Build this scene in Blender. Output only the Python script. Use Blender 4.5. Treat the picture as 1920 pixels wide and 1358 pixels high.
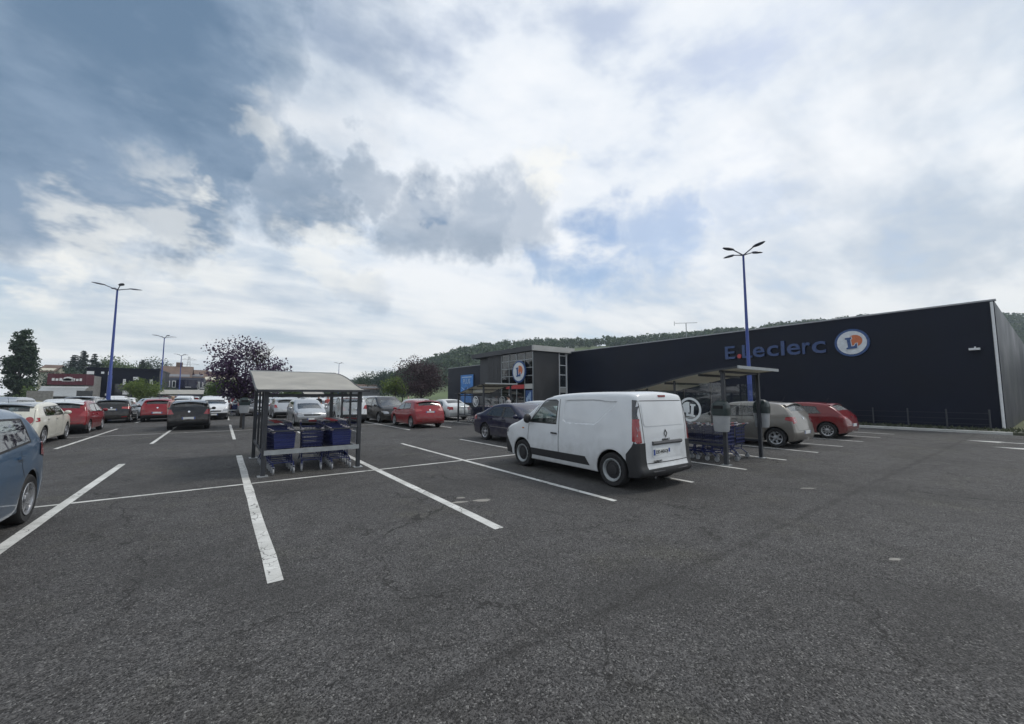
import bpy, bmesh, math, random
import numpy as np
from mathutils import Vector, Matrix, geometry
from mathutils.bvhtree import BVHTree
PI = math.pi
R = math.radians
random.seed(7)
for o in list(bpy.data.objects):
    bpy.data.objects.remove(o)
scene = bpy.context.scene
COL = scene.collection

# ------------------------------------------------------------------ camera
EYE = 1.75
YAW, PITCH, FPX = R(36.09), R(4.757), 745.0      # focal length in pixels of a 1920 px wide frame
cd = bpy.data.cameras.new('camera')
cd.sensor_width = 36.0
cd.lens = FPX / 1920 * 36
cd.clip_start, cd.clip_end = 0.05, 6000
cam = bpy.data.objects.new('camera', cd)
COL.objects.link(cam)
cam.location = (0, 0, EYE)
cam.rotation_euler = (PI / 2 + PITCH, 0, -YAW)
scene.camera = cam
_fw = Vector((math.sin(YAW) * math.cos(PITCH), math.cos(YAW) * math.cos(PITCH), math.sin(PITCH)))
_rt = Vector((math.cos(YAW), -math.sin(YAW), 0))
_up = _rt.cross(_fw)
def ray(px, py): return _fw * FPX + _rt * (px - 960) - _up * (py - 679)
def at_depth(px, py, d):            # world point seen at a pixel, d metres along the lens axis
    return Vector((0, 0, EYE)) + ray(px, py) * (d / FPX)
def at_y(px, py, Y):
    r = ray(px, py); return Vector((0, 0, EYE)) + r * (Y / r.y)
def at_x(px, py, X):
    r = ray(px, py); return Vector((0, 0, EYE)) + r * (X / r.x)
def ground_at(px, d):               # ground point under a pixel column at an axial depth
    p = at_depth(px, 741, d); return p.x, p.y

# ------------------------------------------------------------------ world: broken cloud
SUN_AZ, SUN_EL = R(109), R(53)       # azimuth from +Y towards +X
world = bpy.data.worlds.new('World'); scene.world = world
world.use_nodes = True
def build_world():
    nt = world.node_tree; N = nt.nodes; Lk = nt.links
    N.clear()
    def node(t, **kw):
        n = N.new(t)
        for k, v in kw.items(): setattr(n, k, v)
        return n
    def inp(n, i, v):
        if hasattr(v, 'is_linked') or hasattr(v, 'links'): Lk.new(v, n.inputs[i])
        else: n.inputs[i].default_value = v
    def math_(op, a, b=0.0, c=None, clamp=False):
        n = node('ShaderNodeMath', operation=op, use_clamp=clamp)
        inp(n, 0, a); inp(n, 1, b)
        if c is not None: inp(n, 2, c)
        return n.outputs[0]
    def vmath(op, a, b=None):
        n = node('ShaderNodeVectorMath', operation=op)
        inp(n, 0, a)
        if b is not None: inp(n, 1, b)
        return n.outputs['Value'] if op == 'DOT_PRODUCT' else n.outputs['Vector']
    def scale(a, s):
        n = node('ShaderNodeVectorMath', operation='SCALE'); inp(n, 0, a); n.inputs['Scale'].default_value = s
        return n.outputs['Vector']
    def noise(vec, sc, det=6, rough=0.55, out='Fac'):
        n = node('ShaderNodeTexNoise'); inp(n, 'Vector', vec)
        n.inputs['Scale'].default_value = sc; n.inputs['Detail'].default_value = det
        n.inputs['Roughness'].default_value = rough
        return n.outputs[out]
    def ramp(v, a, b, lo=0.0, hi=1.0):
        n = node('ShaderNodeMapRange', interpolation_type='SMOOTHSTEP')
        inp(n, 'Value', v)
        n.inputs['From Min'].default_value = a; n.inputs['From Max'].default_value = b
        n.inputs['To Min'].default_value = lo; n.inputs['To Max'].default_value = hi
        return n.outputs[0]
    def mix(f, a, b):
        n = node('ShaderNodeMix', data_type='RGBA')
        inp(n, 0, f)
        for i, v in ((6, a), (7, b)):
            if isinstance(v, tuple): n.inputs[i].default_value = (*v, 1)
            else: Lk.new(v, n.inputs[i])
        return n.outputs[2]
    d = vmath('NORMALIZE', node('ShaderNodeTexCoord').outputs['Generated'])
    sep = node('ShaderNodeSeparateXYZ'); Lk.new(d, sep.inputs[0])
    den = math_('ADD', math_('MAXIMUM', sep.outputs[2], 0.0), 0.16)
    comb = node('ShaderNodeCombineXYZ')
    Lk.new(math_('DIVIDE', sep.outputs[0], den), comb.inputs[0])
    Lk.new(math_('DIVIDE', sep.outputs[1], den), comb.inputs[1])
    q = comb.outputs[0]                                     # the cloud layer seen from below
    w1 = scale(vmath('SUBTRACT', noise(d, 3.2, 4, 0.6, 'Color'), (0.5, 0.5, 0.5)), 0.30)
    w2 = scale(vmath('SUBTRACT', noise(d, 11.0, 4, 0.66, 'Color'), (0.5, 0.5, 0.5)), 0.15)
    dw = vmath('NORMALIZE', vmath('ADD', d, vmath('ADD', w1, w2)))
    def blob(px, py, deg, soft=0.55):
        c = ray(px, py).normalized()
        return ramp(vmath('DOT_PRODUCT', dw, tuple(c)), math.cos(R(deg)), math.cos(R(deg * soft)))
    def total(lst):
        acc = None
        for px, py, deg, amt, soft in lst:
            v = math_('MULTIPLY', blob(px, py, deg, soft), amt)
            acc = v if acc is None else math_('MAXIMUM', acc, v)
        return acc
    sq = vmath('MULTIPLY', d, (1.0, 1.0, 2.1))
    puff = noise(sq, 3.6, 6, 0.56)
    lump = noise(sq, 8.5, 4, 0.60)
    mp = node('ShaderNodeMapping'); Lk.new(q, mp.inputs[0])
    mp.inputs['Rotation'].default_value = (0, 0, R(35)); mp.inputs['Scale'].default_value = (0.5, 1.3, 1)
    streak = noise(mp.outputs[0], 1.5, 5, 0.55)
    tex = math_('ADD', math_('MULTIPLY', streak, 0.5), math_('MULTIPLY', puff, 0.5))
    dark = total([(150, 80, 20, 1.0, .5), (270, 210, 15, 1.0, .5), (330, 240, 12, 1.0, .5), (40, 220, 14, 1.0, .5), (120, 300, 9, 1.0, .5), (330, 320, 9.5, 1.0, .55), (210, 330, 9, 1.0, .5),
                  (560, 345, 8, .80, .45), (680, 310, 5, .6, .4), (780, 400, 7, .62, .4), (890, 405, 7.5, .66, .4),
                  (980, 385, 7, .55, .35), (560, 60, 14, .30, .2),
                  (690, 550, 5, .25, .3), (-150, 150, 16, .9, .5), (420, 20, 11, .75, .4)])
    dark = math_('MULTIPLY', dark, ramp(lump, 0.28, 0.50, 0.90, 1.05), clamp=True)
    veil = total([(1640, 215, 15, .26, .2), (1840, 440, 13, .32, .2), (1420, 330, 12, .16, .2), (1500, 520, 12, .18, .2), (1250, 560, 10, .16, .2), (420, 560, 16, .18, .2)])
    dark = math_('MAXIMUM', dark, math_('MULTIPLY', veil, ramp(streak, 0.60, 0.40)))
    gap = math_('MULTIPLY', ramp(tex, 0.49, 0.37), 0.55)
    gaps = total([(1120, 470, 9, .95, .3), (790, 370, 2.5, .9, .4), (1250, 430, 6, .7, .3), (60, 600, 6, .45, .3),
                  (1010, 470, 5, .8, .3), (1420, 360, 8, .30, .2), (1800, 560, 8, .45, .3)])
    gap = math_('MULTIPLY', math_('MAXIMUM', gap, math_('MULTIPLY', gaps, ramp(puff, 0.60, 0.42))), ramp(sep.outputs[2], 0.02, 0.12), clamp=True)
    sky = node('ShaderNodeTexSky', sky_type='NISHITA')
    sky.sun_disc = False; sky.sun_elevation = SUN_EL; sky.sun_rotation = SUN_AZ
    sky.altitude = 100; sky.air_density = 1.1; sky.dust_density = 1.5; sky.ozone_density = 1.2
    sk = scale(sky.outputs[0], 0.13)
    white = mix(ramp(tex, 0.42, 0.60), (0.56, 0.66, 0.78), (0.87, 0.90, 0.93))
    glow = ramp(vmath('DOT_PRODUCT', d, tuple(ray(1130, 215).normalized())), 0.70, 0.99)
    white = mix(math_('MULTIPLY', glow, 0.6), white, (0.90, 0.925, 0.965))
    low = ramp(sep.outputs[2], 0.40, 0.02)
    white = mix(math_('MULTIPLY', low, 0.5), white, (0.80, 0.82, 0.80))
    col = mix(gap, white, sk)
    dcol = mix(ramp(puff, 0.36, 0.64), (0.125, 0.205, 0.315), (0.225, 0.315, 0.440))
    col = mix(math_('MULTIPLY', dark, 0.97), col, dcol)
    bright = total([(505, 240, 3.6, .40, .1), (400, 385, 3.2, .7, .3), (100, 430, 5, .6, .4), (640, 480, 8, .55, .3),
                    (330, 450, 8, .5, .3), (110, 535, 4, .8, .4), (1030, 300, 5, .7, .2)])
    bright = math_('MULTIPLY', bright, ramp(lump, 0.40, 0.58), clamp=True)
    col = mix(bright, col, (0.93, 0.93, 0.89))
    bg = node('ShaderNodeBackground'); Lk.new(col, bg.inputs[0]); bg.inputs[1].default_value = 1.0
    out = node('ShaderNodeOutputWorld'); Lk.new(bg.outputs[0], out.inputs[0])
build_world()
world.cycles.sampling_method = 'MANUAL'; world.cycles.sample_map_resolution = 512

sd = bpy.data.lights.new('sun', 'SUN')
sd.energy = 1.6; sd.angle = R(15); sd.color = (1.0, 0.95, 0.87)
sun = bpy.data.objects.new('sun', sd); COL.objects.link(sun)
_s = Vector((math.sin(SUN_AZ) * math.cos(SUN_EL), math.cos(SUN_AZ) * math.cos(SUN_EL), math.sin(SUN_EL)))
sun.rotation_euler = (-_s).to_track_quat('-Z', 'Y').to_euler()
sun.location = (30, -10, 40)
vs = scene.view_settings
vs.view_transform = 'Standard'; vs.look = 'None'; vs.exposure = 0.10; vs.gamma = 1.0
vs.use_curve_mapping = False
scene.cycles.max_bounces = 6; scene.cycles.use_adaptive_sampling = True; scene.cycles.adaptive_threshold = 0.02; scene.cycles.diffuse_bounces = 3; scene.cycles.glossy_bounces = 3
scene.cycles.transparent_max_bounces = 12; scene.cycles.use_denoising = True

# ------------------------------------------------------------------ helpers
def link(o, parent=None):
    COL.objects.link(o)
    if parent is not None: o.parent = parent
    return o
def tag(o, label=None, cat=None, group=None, kind=None):
    if label: o['label'] = label
    if cat: o['category'] = cat
    if group: o['group'] = group
    if kind: o['kind'] = kind
    return o
def empty(name, loc=(0, 0, 0), rz=0.0):
    o = bpy.data.objects.new(name, None); o.location = loc; o.rotation_euler = (0, 0, rz)
    o.empty_display_size = 0.2
    return link(o)
def smooth(me, ang=35):
    if len(me.polygons) == 0: return me
    me.polygons.foreach_set('use_smooth', [True] * len(me.polygons))
    me.set_sharp_from_angle(angle=R(ang))
    return me
def obj(name, me, m=None, parent=None, loc=None, rot=None):
    o = bpy.data.objects.new(name, me)
    if m is not None:
        if len(me.materials) == 0: me.materials.append(m)
        elif me.materials[0] != m:
            o.material_slots[0].link = 'OBJECT'; o.material_slots[0].material = m
    if loc: o.location = loc
    if rot: o.rotation_euler = rot
    return link(o, parent)
def copy_tree(o, parent=None):
    c = o.copy(); COL.objects.link(c); c.parent = parent
    for ch in o.children: copy_tree(ch, c)
    return c
class MB:
    """collects simple solids into one mesh"""
    def __init__(s): s.v = []; s.f = []
    def add(s, vs_, fs):
        b = len(s.v); s.v += [tuple(p) for p in vs_]; s.f += [tuple(i + b for i in f) for f in fs]; return s
    def box(s, x0, x1, y0, y1, z0, z1):
        return s.add([(x0, y0, z0), (x1, y0, z0), (x1, y1, z0), (x0, y1, z0), (x0, y0, z1), (x1, y0, z1), (x1, y1, z1), (x0, y1, z1)],
                     [(0, 3, 2, 1), (4, 5, 6, 7), (0, 1, 5, 4), (1, 2, 6, 5), (2, 3, 7, 6), (3, 0, 4, 7)])
    def bar(s, a, b, w, h=None, up=(0, 0, 1)):
        a = Vector(a); b = Vector(b); h = h or w
        t = (b - a).normalized(); u = Vector(up)
        if abs(t.dot(u)) > 0.95: u = Vector((1, 0, 0))
        r = t.cross(u).normalized(); u = r.cross(t)
        P = [p + r * sx * w / 2 + u * sz * h / 2 for p in (a, b) for sx, sz in ((-1, -1), (1, -1), (1, 1), (-1, 1))]
        return s.add(P, [(0, 1, 2, 3), (7, 6, 5, 4), (0, 4, 5, 1), (1, 5, 6, 2), (2, 6, 7, 3), (3, 7, 4, 0)])
    def tube(s, pts, rad, n=8, cap=True):
        pts = [Vector(p) for p in pts]
        rs = rad if isinstance(rad, (list, tuple)) else [rad] * len(pts)
        b = len(s.v); u = None
        for i, p in enumerate(pts):
            t = (pts[min(i + 1, len(pts) - 1)] - pts[max(i - 1, 0)]).normalized()
            if u is None:
                u = Vector((0, 0, 1)) if abs(t.z) < 0.9 else Vector((1, 0, 0))
            u = (u - t * u.dot(t)).normalized(); w = t.cross(u)
            for k in range(n):
                a = 2 * PI * k / n
                s.v.append(tuple(p + (u * math.cos(a) + w * math.sin(a)) * rs[i]))
        for i in range(len(pts) - 1):
            for k in range(n):
                k2 = (k + 1) % n
                s.f.append((b + i * n + k, b + i * n + k2, b + (i + 1) * n + k2, b + (i + 1) * n + k))
        if cap:
            s.f.append(tuple(b + k for k in reversed(range(n)))); e = b + (len(pts) - 1) * n
            s.f.append(tuple(e + k for k in range(n)))
        return s
    def lathe(s, prof, n=24, axis='y', c=(0, 0, 0)):
        b = len(s.v)
        for (r, h) in prof:
            for k in range(n):
                a = 2 * PI * k / n
                p = (r * math.cos(a), h, r * math.sin(a)) if axis == 'y' else (r * math.cos(a), r * math.sin(a), h)
                s.v.append((p[0] + c[0], p[1] + c[1], p[2] + c[2]))
        for i in range(len(prof) - 1):
            for k in range(n):
                k2 = (k + 1) % n
                s.f.append((b + i * n + k, b + i * n + k2, b + (i + 1) * n + k2, b + (i + 1) * n + k))
        return s
    def prism(s, poly, a, b, plane='xz'):
        """extrude a 2-d polygon; plane xz -> along y, xy -> along z, yz -> along x"""
        n = len(poly)
        def P(p, h):
            return {'xz': (p[0], h, p[1]), 'xy': (p[0], p[1], h), 'yz': (h, p[0], p[1])}[plane]
        V = [P(p, a) for p in poly] + [P(p, b) for p in poly]
        F = [tuple(range(n)), tuple(range(2 * n - 1, n - 1, -1))] + [(i, n + i, n + (i + 1) % n, (i + 1) % n) for i in range(n)]
        return s.add(V, F)
    def mesh(s, name='mesh', fix=True, sm=None):
        me = bpy.data.meshes.new(name); me.from_pydata(s.v, [], s.f)
        if fix:
            bm = bmesh.new(); bm.from_mesh(me); bmesh.ops.recalc_face_normals(bm, faces=bm.faces); bm.to_mesh(me); bm.free()
        me.update()
        if sm: smooth(me, sm)
        return me
    def build(s, name, m, parent=None, loc=None, rot=None, sm=None):
        return obj(name, s.mesh(name, sm=sm), m, parent, loc, rot)
_fonts = {}
def text_mesh(txt, size, depth=0.004, bold=0.0, space=1.0, align='CENTER'):
    cu = bpy.data.curves.new('lettering', 'FONT'); cu.body = txt; cu.size = size; cu.extrude = depth; cu.offset = bold
    cu.align_x = align; cu.align_y = 'CENTER'; cu.space_character = space; cu.resolution_u = 3
    o = bpy.data.objects.new('lettering', cu); COL.objects.link(o)
    me = bpy.data.meshes.new_from_object(o.evaluated_get(bpy.context.evaluated_depsgraph_get()))
    bpy.data.objects.remove(o); bpy.data.curves.remove(cu)
    me.materials.clear()
    return me

# ------------------------------------------------------------------ materials
M = {}
def nodes_of(m):
    m.use_nodes = True; nt = m.node_tree; nt.nodes.clear()
    out = nt.nodes.new('ShaderNodeOutputMaterial'); b = nt.nodes.new('ShaderNodeBsdfPrincipled')
    nt.links.new(b.outputs[0], out.inputs[0]); return nt, b, out
def mat(key, col, rough=0.5, metal=0.0, var=0.12, scale=6.0, bump=0.0, bscale=60.0, coat=0.0, spec=0.5, rvar=0.1, dirt=None):
    """plain surface with blotchy colour and gloss variation"""
    m = bpy.data.materials.new(key); M[key] = m
    nt, b, out = nodes_of(m); N = nt.nodes; L = nt.links
    tc = N.new('ShaderNodeTexCoord'); no = N.new('ShaderNodeTexNoise')
    no.inputs['Scale'].default_value = scale; no.inputs['Detail'].default_value = 5
    L.new(tc.outputs['Object'], no.inputs['Vector'])
    mr = N.new('ShaderNodeMapRange'); L.new(no.outputs['Fac'], mr.inputs[0])
    mr.inputs[1].default_value = 0.3; mr.inputs[2].default_value = 0.7
    mr.inputs[3].default_value = 1 - var; mr.inputs[4].default_value = 1 + var
    vm = N.new('ShaderNodeVectorMath'); vm.operation = 'SCALE'; vm.inputs[0].default_value = col
    L.new(mr.outputs[0], vm.inputs['Scale'])
    L.new(vm.outputs[0], b.inputs['Base Color'])
    mr2 = N.new('ShaderNodeMapRange'); L.new(no.outputs['Fac'], mr2.inputs[0])
    mr2.inputs[1].default_value = 0.3; mr2.inputs[2].default_value = 0.7
    mr2.inputs[3].default_value = max(0.02, rough - rvar); mr2.inputs[4].default_value = min(1, rough + rvar)
    L.new(mr2.outputs[0], b.inputs['Roughness'])
    b.inputs['Metallic'].default_value = metal; b.inputs['Specular IOR Level'].default_value = spec
    b.inputs['Coat Weight'].default_value = coat; b.inputs['Coat Roughness'].default_value = 0.05
    if bump:
        n2 = N.new('ShaderNodeTexNoise'); n2.inputs['Scale'].default_value = bscale; n2.inputs['Detail'].default_value = 4
        L.new(tc.outputs['Object'], n2.inputs['Vector'])
        bp = N.new('ShaderNodeBump'); bp.inputs['Strength'].default_value = bump; bp.inputs['Distance'].default_value = 0.02
        L.new(n2.outputs['Fac'], bp.inputs['Height']); L.new(bp.outputs[0], b.inputs['Normal'])
    return m
def glass(key, tint, refl=1.0, rough=0.02):
    m = bpy.data.materials.new(key); M[key] = m; m.use_nodes = True
    nt = m.node_tree; N = nt.nodes; L = nt.links; N.clear()
    out = N.new('ShaderNodeOutputMaterial'); mx = N.new('ShaderNodeMixShader')
    tr = N.new('ShaderNodeBsdfTransparent'); tr.inputs[0].default_value = (*tint, 1)
    gl = N.new('ShaderNodeBsdfGlossy'); gl.inputs['Roughness'].default_value = rough
    gl.inputs[0].default_value = (refl, refl, refl, 1)
    lw = N.new('ShaderNodeLayerWeight'); lw.inputs[0].default_value = 0.5
    pw = N.new('ShaderNodeMath'); pw.operation = 'POWER'; L.new(lw.outputs['Facing'], pw.inputs[0]); pw.inputs[1].default_value = 4.0
    sc = N.new('ShaderNodeMath'); sc.operation = 'MULTIPLY_ADD'; sc.inputs[1].default_value = 0.9; sc.inputs[2].default_value = 0.075; sc.use_clamp = True
    L.new(pw.outputs[0], sc.inputs[0]); L.new(sc.outputs[0], mx.inputs[0])
    L.new(tr.outputs[0], mx.inputs[1]); L.new(gl.outputs[0], mx.inputs[2]); L.new(mx.outputs[0], out.inputs[0])
    return m
def add_dust(m, amt=0.35):
    nt = m.node_tree; N = nt.nodes; L = nt.links; b = next(n for n in N if n.type == 'BSDF_PRINCIPLED')
    src = b.inputs['Base Color'].links[0].from_socket
    tc = N.new('ShaderNodeTexCoord'); se = N.new('ShaderNodeSeparateXYZ'); L.new(tc.outputs['Object'], se.inputs[0])
    no = N.new('ShaderNodeTexNoise'); no.inputs['Scale'].default_value = 7; no.inputs['Detail'].default_value = 5; L.new(tc.outputs['Object'], no.inputs['Vector'])
    ad = N.new('ShaderNodeMath'); ad.operation = 'MULTIPLY_ADD'; L.new(no.outputs['Fac'], ad.inputs[0]); ad.inputs[1].default_value = -0.9; L.new(se.outputs[2], ad.inputs[2])
    mr = N.new('ShaderNodeMapRange'); L.new(ad.outputs[0], mr.inputs[0]); mr.inputs[1].default_value = 0.35; mr.inputs[2].default_value = -0.35; mr.inputs[3].default_value = 0.03; mr.inputs[4].default_value = amt
    mx = N.new('ShaderNodeMix'); mx.data_type = 'RGBA'; L.new(mr.outputs[0], mx.inputs[0]); L.new(src, mx.inputs[6]); mx.inputs[7].default_value = (.17, .155, .135, 1)
    L.new(mx.outputs[2], b.inputs['Base Color'])
def paint(key, col, metal=0.0, rough=0.35):
    """car paint: clear coat over colour, a film of dust"""
    m = mat(key, col, rough, metal, var=0.05, scale=2.5, coat=0.85, rvar=0.06, spec=0.5 if metal else 0.05)
    add_dust(m, 0.40)
    return m
for k, c, me_ in (('paint_white', (0.62, 0.64, 0.66), 0), ('paint_navy', (0.005, 0.006, 0.030), 0.0), ('paint_champagne', (0.205, 0.19, 0.17), 0.55),
                  ('paint_red', (0.22, 0.006, 0.014), 0.0), ('paint_alfa', (0.15, 0.010, 0.014), 0.0), ('paint_cream', (0.62, 0.61, 0.54), 0),
                  ('paint_black', (0.006, 0.006, 0.008), 0.0), ('paint_grey', (0.12, 0.125, 0.135), 0.5), ('paint_silver', (0.42, 0.44, 0.46), 0.6),
                  ('paint_skyblue', (0.055, 0.115, 0.20), 0.3), ('paint_blue', (0.03, 0.07, 0.22), 0.3), ('paint_offwhite', (0.55, 0.57, 0.58), 0.0),
                  ('paint_ruby', (0.19, 0.006, 0.014), 0.0)):
    paint(k, c, me_)
mat('plastic_black', (0.018, 0.018, 0.020), 0.55, var=0.15, bump=0.15, bscale=200)
mat('plastic_grey', (0.09, 0.09, 0.095), 0.5, var=0.1)
mat('rubber', (0.014, 0.014, 0.015), 0.8, var=0.2, scale=20)
mat('underbody', (0.006, 0.006, 0.007), 0.9)
mat('alloy', (0.50, 0.51, 0.53), 0.32, 0.85, var=0.08)
mat('rim_dark', (0.02, 0.02, 0.022), 0.5)
mat('chrome', (0.66, 0.67, 0.69), 0.15, 1.0, var=0.04)
mat('cabin', (0.045, 0.046, 0.05), 0.85, var=0.2)
mat('lamp_red', (0.26, 0.008, 0.012), 0.15, coat=1.0, var=0.1, scale=30)
mat('lamp_smoke', (0.012, 0.012, 0.016), 0.12, coat=1.0)
mat('lamp_clear', (0.30, 0.31, 0.33), 0.15, 0.3, coat=1.0, var=0.12, scale=8)
mat('lamp_amber', (0.5, 0.17, 0.02), 0.2, coat=1.0)
mat('plate_white', (0.62, 0.63, 0.62), 0.35)
mat('plate_blue', (0.015, 0.05, 0.25), 0.35)
mat('ink', (0.01, 0.01, 0.011), 0.5)
glass('car_glass', (0.46, 0.52, 0.52)); glass('privacy_glass', (0.10, 0.11, 0.115)); glass('clear_glass', (0.66, 0.72, 0.72))
glass('van_glass', (0.55, 0.66, 0.62)); glass('panel_glass', (0.80, 0.83, 0.84)); glass('shop_glass', (0.20, 0.23, 0.24))

def sky_sheen_glass():
    m = glass('sky_sheen_glass', (0.42, 0.46, 0.47)); nt = m.node_tree; N = nt.nodes; L = nt.links
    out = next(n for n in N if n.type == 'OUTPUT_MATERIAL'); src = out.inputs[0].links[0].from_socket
    d = N.new('ShaderNodeBsdfDiffuse'); d.inputs[0].default_value = (.40, .42, .43, 1)  # pale grey film paints the bright sky reflection into the rear windows
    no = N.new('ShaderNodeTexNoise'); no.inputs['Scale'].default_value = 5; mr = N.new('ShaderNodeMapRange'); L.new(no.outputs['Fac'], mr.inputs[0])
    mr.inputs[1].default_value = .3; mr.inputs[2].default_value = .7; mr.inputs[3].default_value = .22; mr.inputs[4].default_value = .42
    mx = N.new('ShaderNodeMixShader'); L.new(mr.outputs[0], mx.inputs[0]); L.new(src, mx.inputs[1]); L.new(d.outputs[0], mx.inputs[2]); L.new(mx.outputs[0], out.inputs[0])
sky_sheen_glass()
def asphalt():
    m = bpy.data.materials.new('asphalt'); M['asphalt'] = m
    nt, b, out = nodes_of(m); N = nt.nodes; L = nt.links
    pos = N.new('ShaderNodeNewGeometry').outputs['Position']
    def noise(sc, det=4, rough=0.55, vec=pos, out='Fac'):
        n = N.new('ShaderNodeTexNoise'); n.inputs['Scale'].default_value = sc; n.inputs['Detail'].default_value = det
        n.inputs['Roughness'].default_value = rough; L.new(vec, n.inputs['Vector']); return n.outputs[out]
    def mr(v, a, b_, lo=0.0, hi=1.0):
        n = N.new('ShaderNodeMapRange'); n.interpolation_type = 'SMOOTHSTEP'; L.new(v, n.inputs[0])
        n.inputs[1].default_value = a; n.inputs[2].default_value = b_; n.inputs[3].default_value = lo; n.inputs[4].default_value = hi
        return n.outputs[0]
    def mt(op, a, b_, c=None):
        n = N.new('ShaderNodeMath'); n.operation = op
        for i, v in enumerate((a, b_)):
            if isinstance(v, (int, float)): n.inputs[i].default_value = v
            else: L.new(v, n.inputs[i])
        return n.outputs[0]
    def mix(f, a, b_, bt='MIX'):
        n = N.new('ShaderNodeMix'); n.data_type = 'RGBA'; n.blend_type = bt
        if isinstance(f, float): n.inputs[0].default_value = f
        else: L.new(f, n.inputs[0])
        for i, v in ((6, a), (7, b_)):
            if isinstance(v, tuple): n.inputs[i].default_value = (*v, 1)
            else: L.new(v, n.inputs[i])
        return n.outputs[2]
    vo = N.new('ShaderNodeTexVoronoi'); vo.inputs['Scale'].default_value = 98; L.new(pos, vo.inputs['Vector'])
    sp = N.new('ShaderNodeSeparateColor'); L.new(vo.outputs['Color'], sp.inputs[0])
    grain = mr(sp.outputs[0], 0.0, 1.0, 0.34, 1.58)
    bright = mr(sp.outputs[1], 0.90, 1.0, 0.0, 0.75)
    base = mix(mr(noise(0.22, 3, 0.6), 0.35, 0.65), (0.056, 0.0545, 0.0545), (0.076, 0.074, 0.074))
    base = mix(mr(noise(0.55, 3, 0.65), 0.52, 0.70, 0, 0.55), base, (0.072, 0.069, 0.052))       # mossy, olive areas
    base = mix(mr(noise(2.3, 4, 0.7), 0.40, 0.66, 0, 0.75), base, (0.044, 0.042, 0.0415))
    base = mix(mr(noise(9, 2, 0.6), 0.35, 0.7, 0, 0.35), base, (0.090, 0.086, 0.084))
    vm = N.new('ShaderNodeVectorMath'); vm.operation = 'SCALE'; L.new(base, vm.inputs[0]); L.new(grain, vm.inputs['Scale'])
    col = mix(bright, vm.outputs[0], (0.24, 0.235, 0.225))
    # cracks
    wn = N.new('ShaderNodeVectorMath'); wn.operation = 'MULTIPLY_ADD'
    L.new(noise(1.6, 4, 0.7, out='Color'), wn.inputs[0]); wn.inputs[1].default_value = (0.9, 0.9, 0); L.new(pos, wn.inputs[2])
    cr = N.new('ShaderNodeTexVoronoi'); cr.feature = 'DISTANCE_TO_EDGE'; cr.inputs['Scale'].default_value = 0.42
    L.new(wn.outputs[0], cr.inputs['Vector'])
    crack = mt('MULTIPLY', mr(cr.outputs[0], 0.008, 0.001), mr(noise(0.8, 1), 0.42, 0.56, 0, 0.85))
    wn2 = N.new('ShaderNodeVectorMath'); wn2.operation = 'MULTIPLY_ADD'
    L.new(noise(4.5, 3, 0.7, out='Color'), wn2.inputs[0]); wn2.inputs[1].default_value = (0.35, 0.35, 0); L.new(pos, wn2.inputs[2])
    cr2 = N.new('ShaderNodeTexVoronoi'); cr2.feature = 'DISTANCE_TO_EDGE'; cr2.inputs['Scale'].default_value = 1.5
    L.new(wn2.outputs[0], cr2.inputs['Vector'])
    crack2 = mt('MULTIPLY', mr(cr2.outputs[0], 0.012, 0.001), mr(noise(0.45, 1), 0.46, 0.58))
    crack = mt('MAXIMUM', crack, mt('MULTIPLY', crack2, 0.7))
    # the paving joint that crosses the lane
    se = N.new('ShaderNodeSeparateXYZ'); L.new(pos, se.inputs[0])
    yy = mt('ABSOLUTE', mt('SUBTRACT', mt('ADD', se.outputs[1], mt('MULTIPLY', mt('SUBTRACT', noise(1.3, 3, 0.6), 0.5), 0.22)), 2.30), 0)
    seam = mt('MULTIPLY', mr(yy, 0.10, 0.0), mr(noise(2.1, 2), 0.34, 0.60, 0.08, 0.48))
    crack = mt('MAXIMUM', crack, seam)
    worn = mr(noise(0.33, 4, 0.62), 0.50, 0.60)
    col = mix(mt('MULTIPLY', worn, 0.45), col, (0.036, 0.035, 0.034))
    col = mix(crack, col, (0.018, 0.017, 0.016))
    L.new(col, b.inputs['Base Color'])
    b.inputs['Roughness'].default_value = 0.86; b.inputs['Specular IOR Level'].default_value = 0.35
    bp = N.new('ShaderNodeBump'); bp.inputs['Strength'].default_value = 0.9; bp.inputs['Distance'].default_value = 0.008
    L.new(mr(vo.outputs['Distance'], 0.0, 0.6, 1.0, 0.0), bp.inputs['Height']); L.new(bp.outputs[0], b.inputs['Normal'])
    return m
asphalt()
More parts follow.
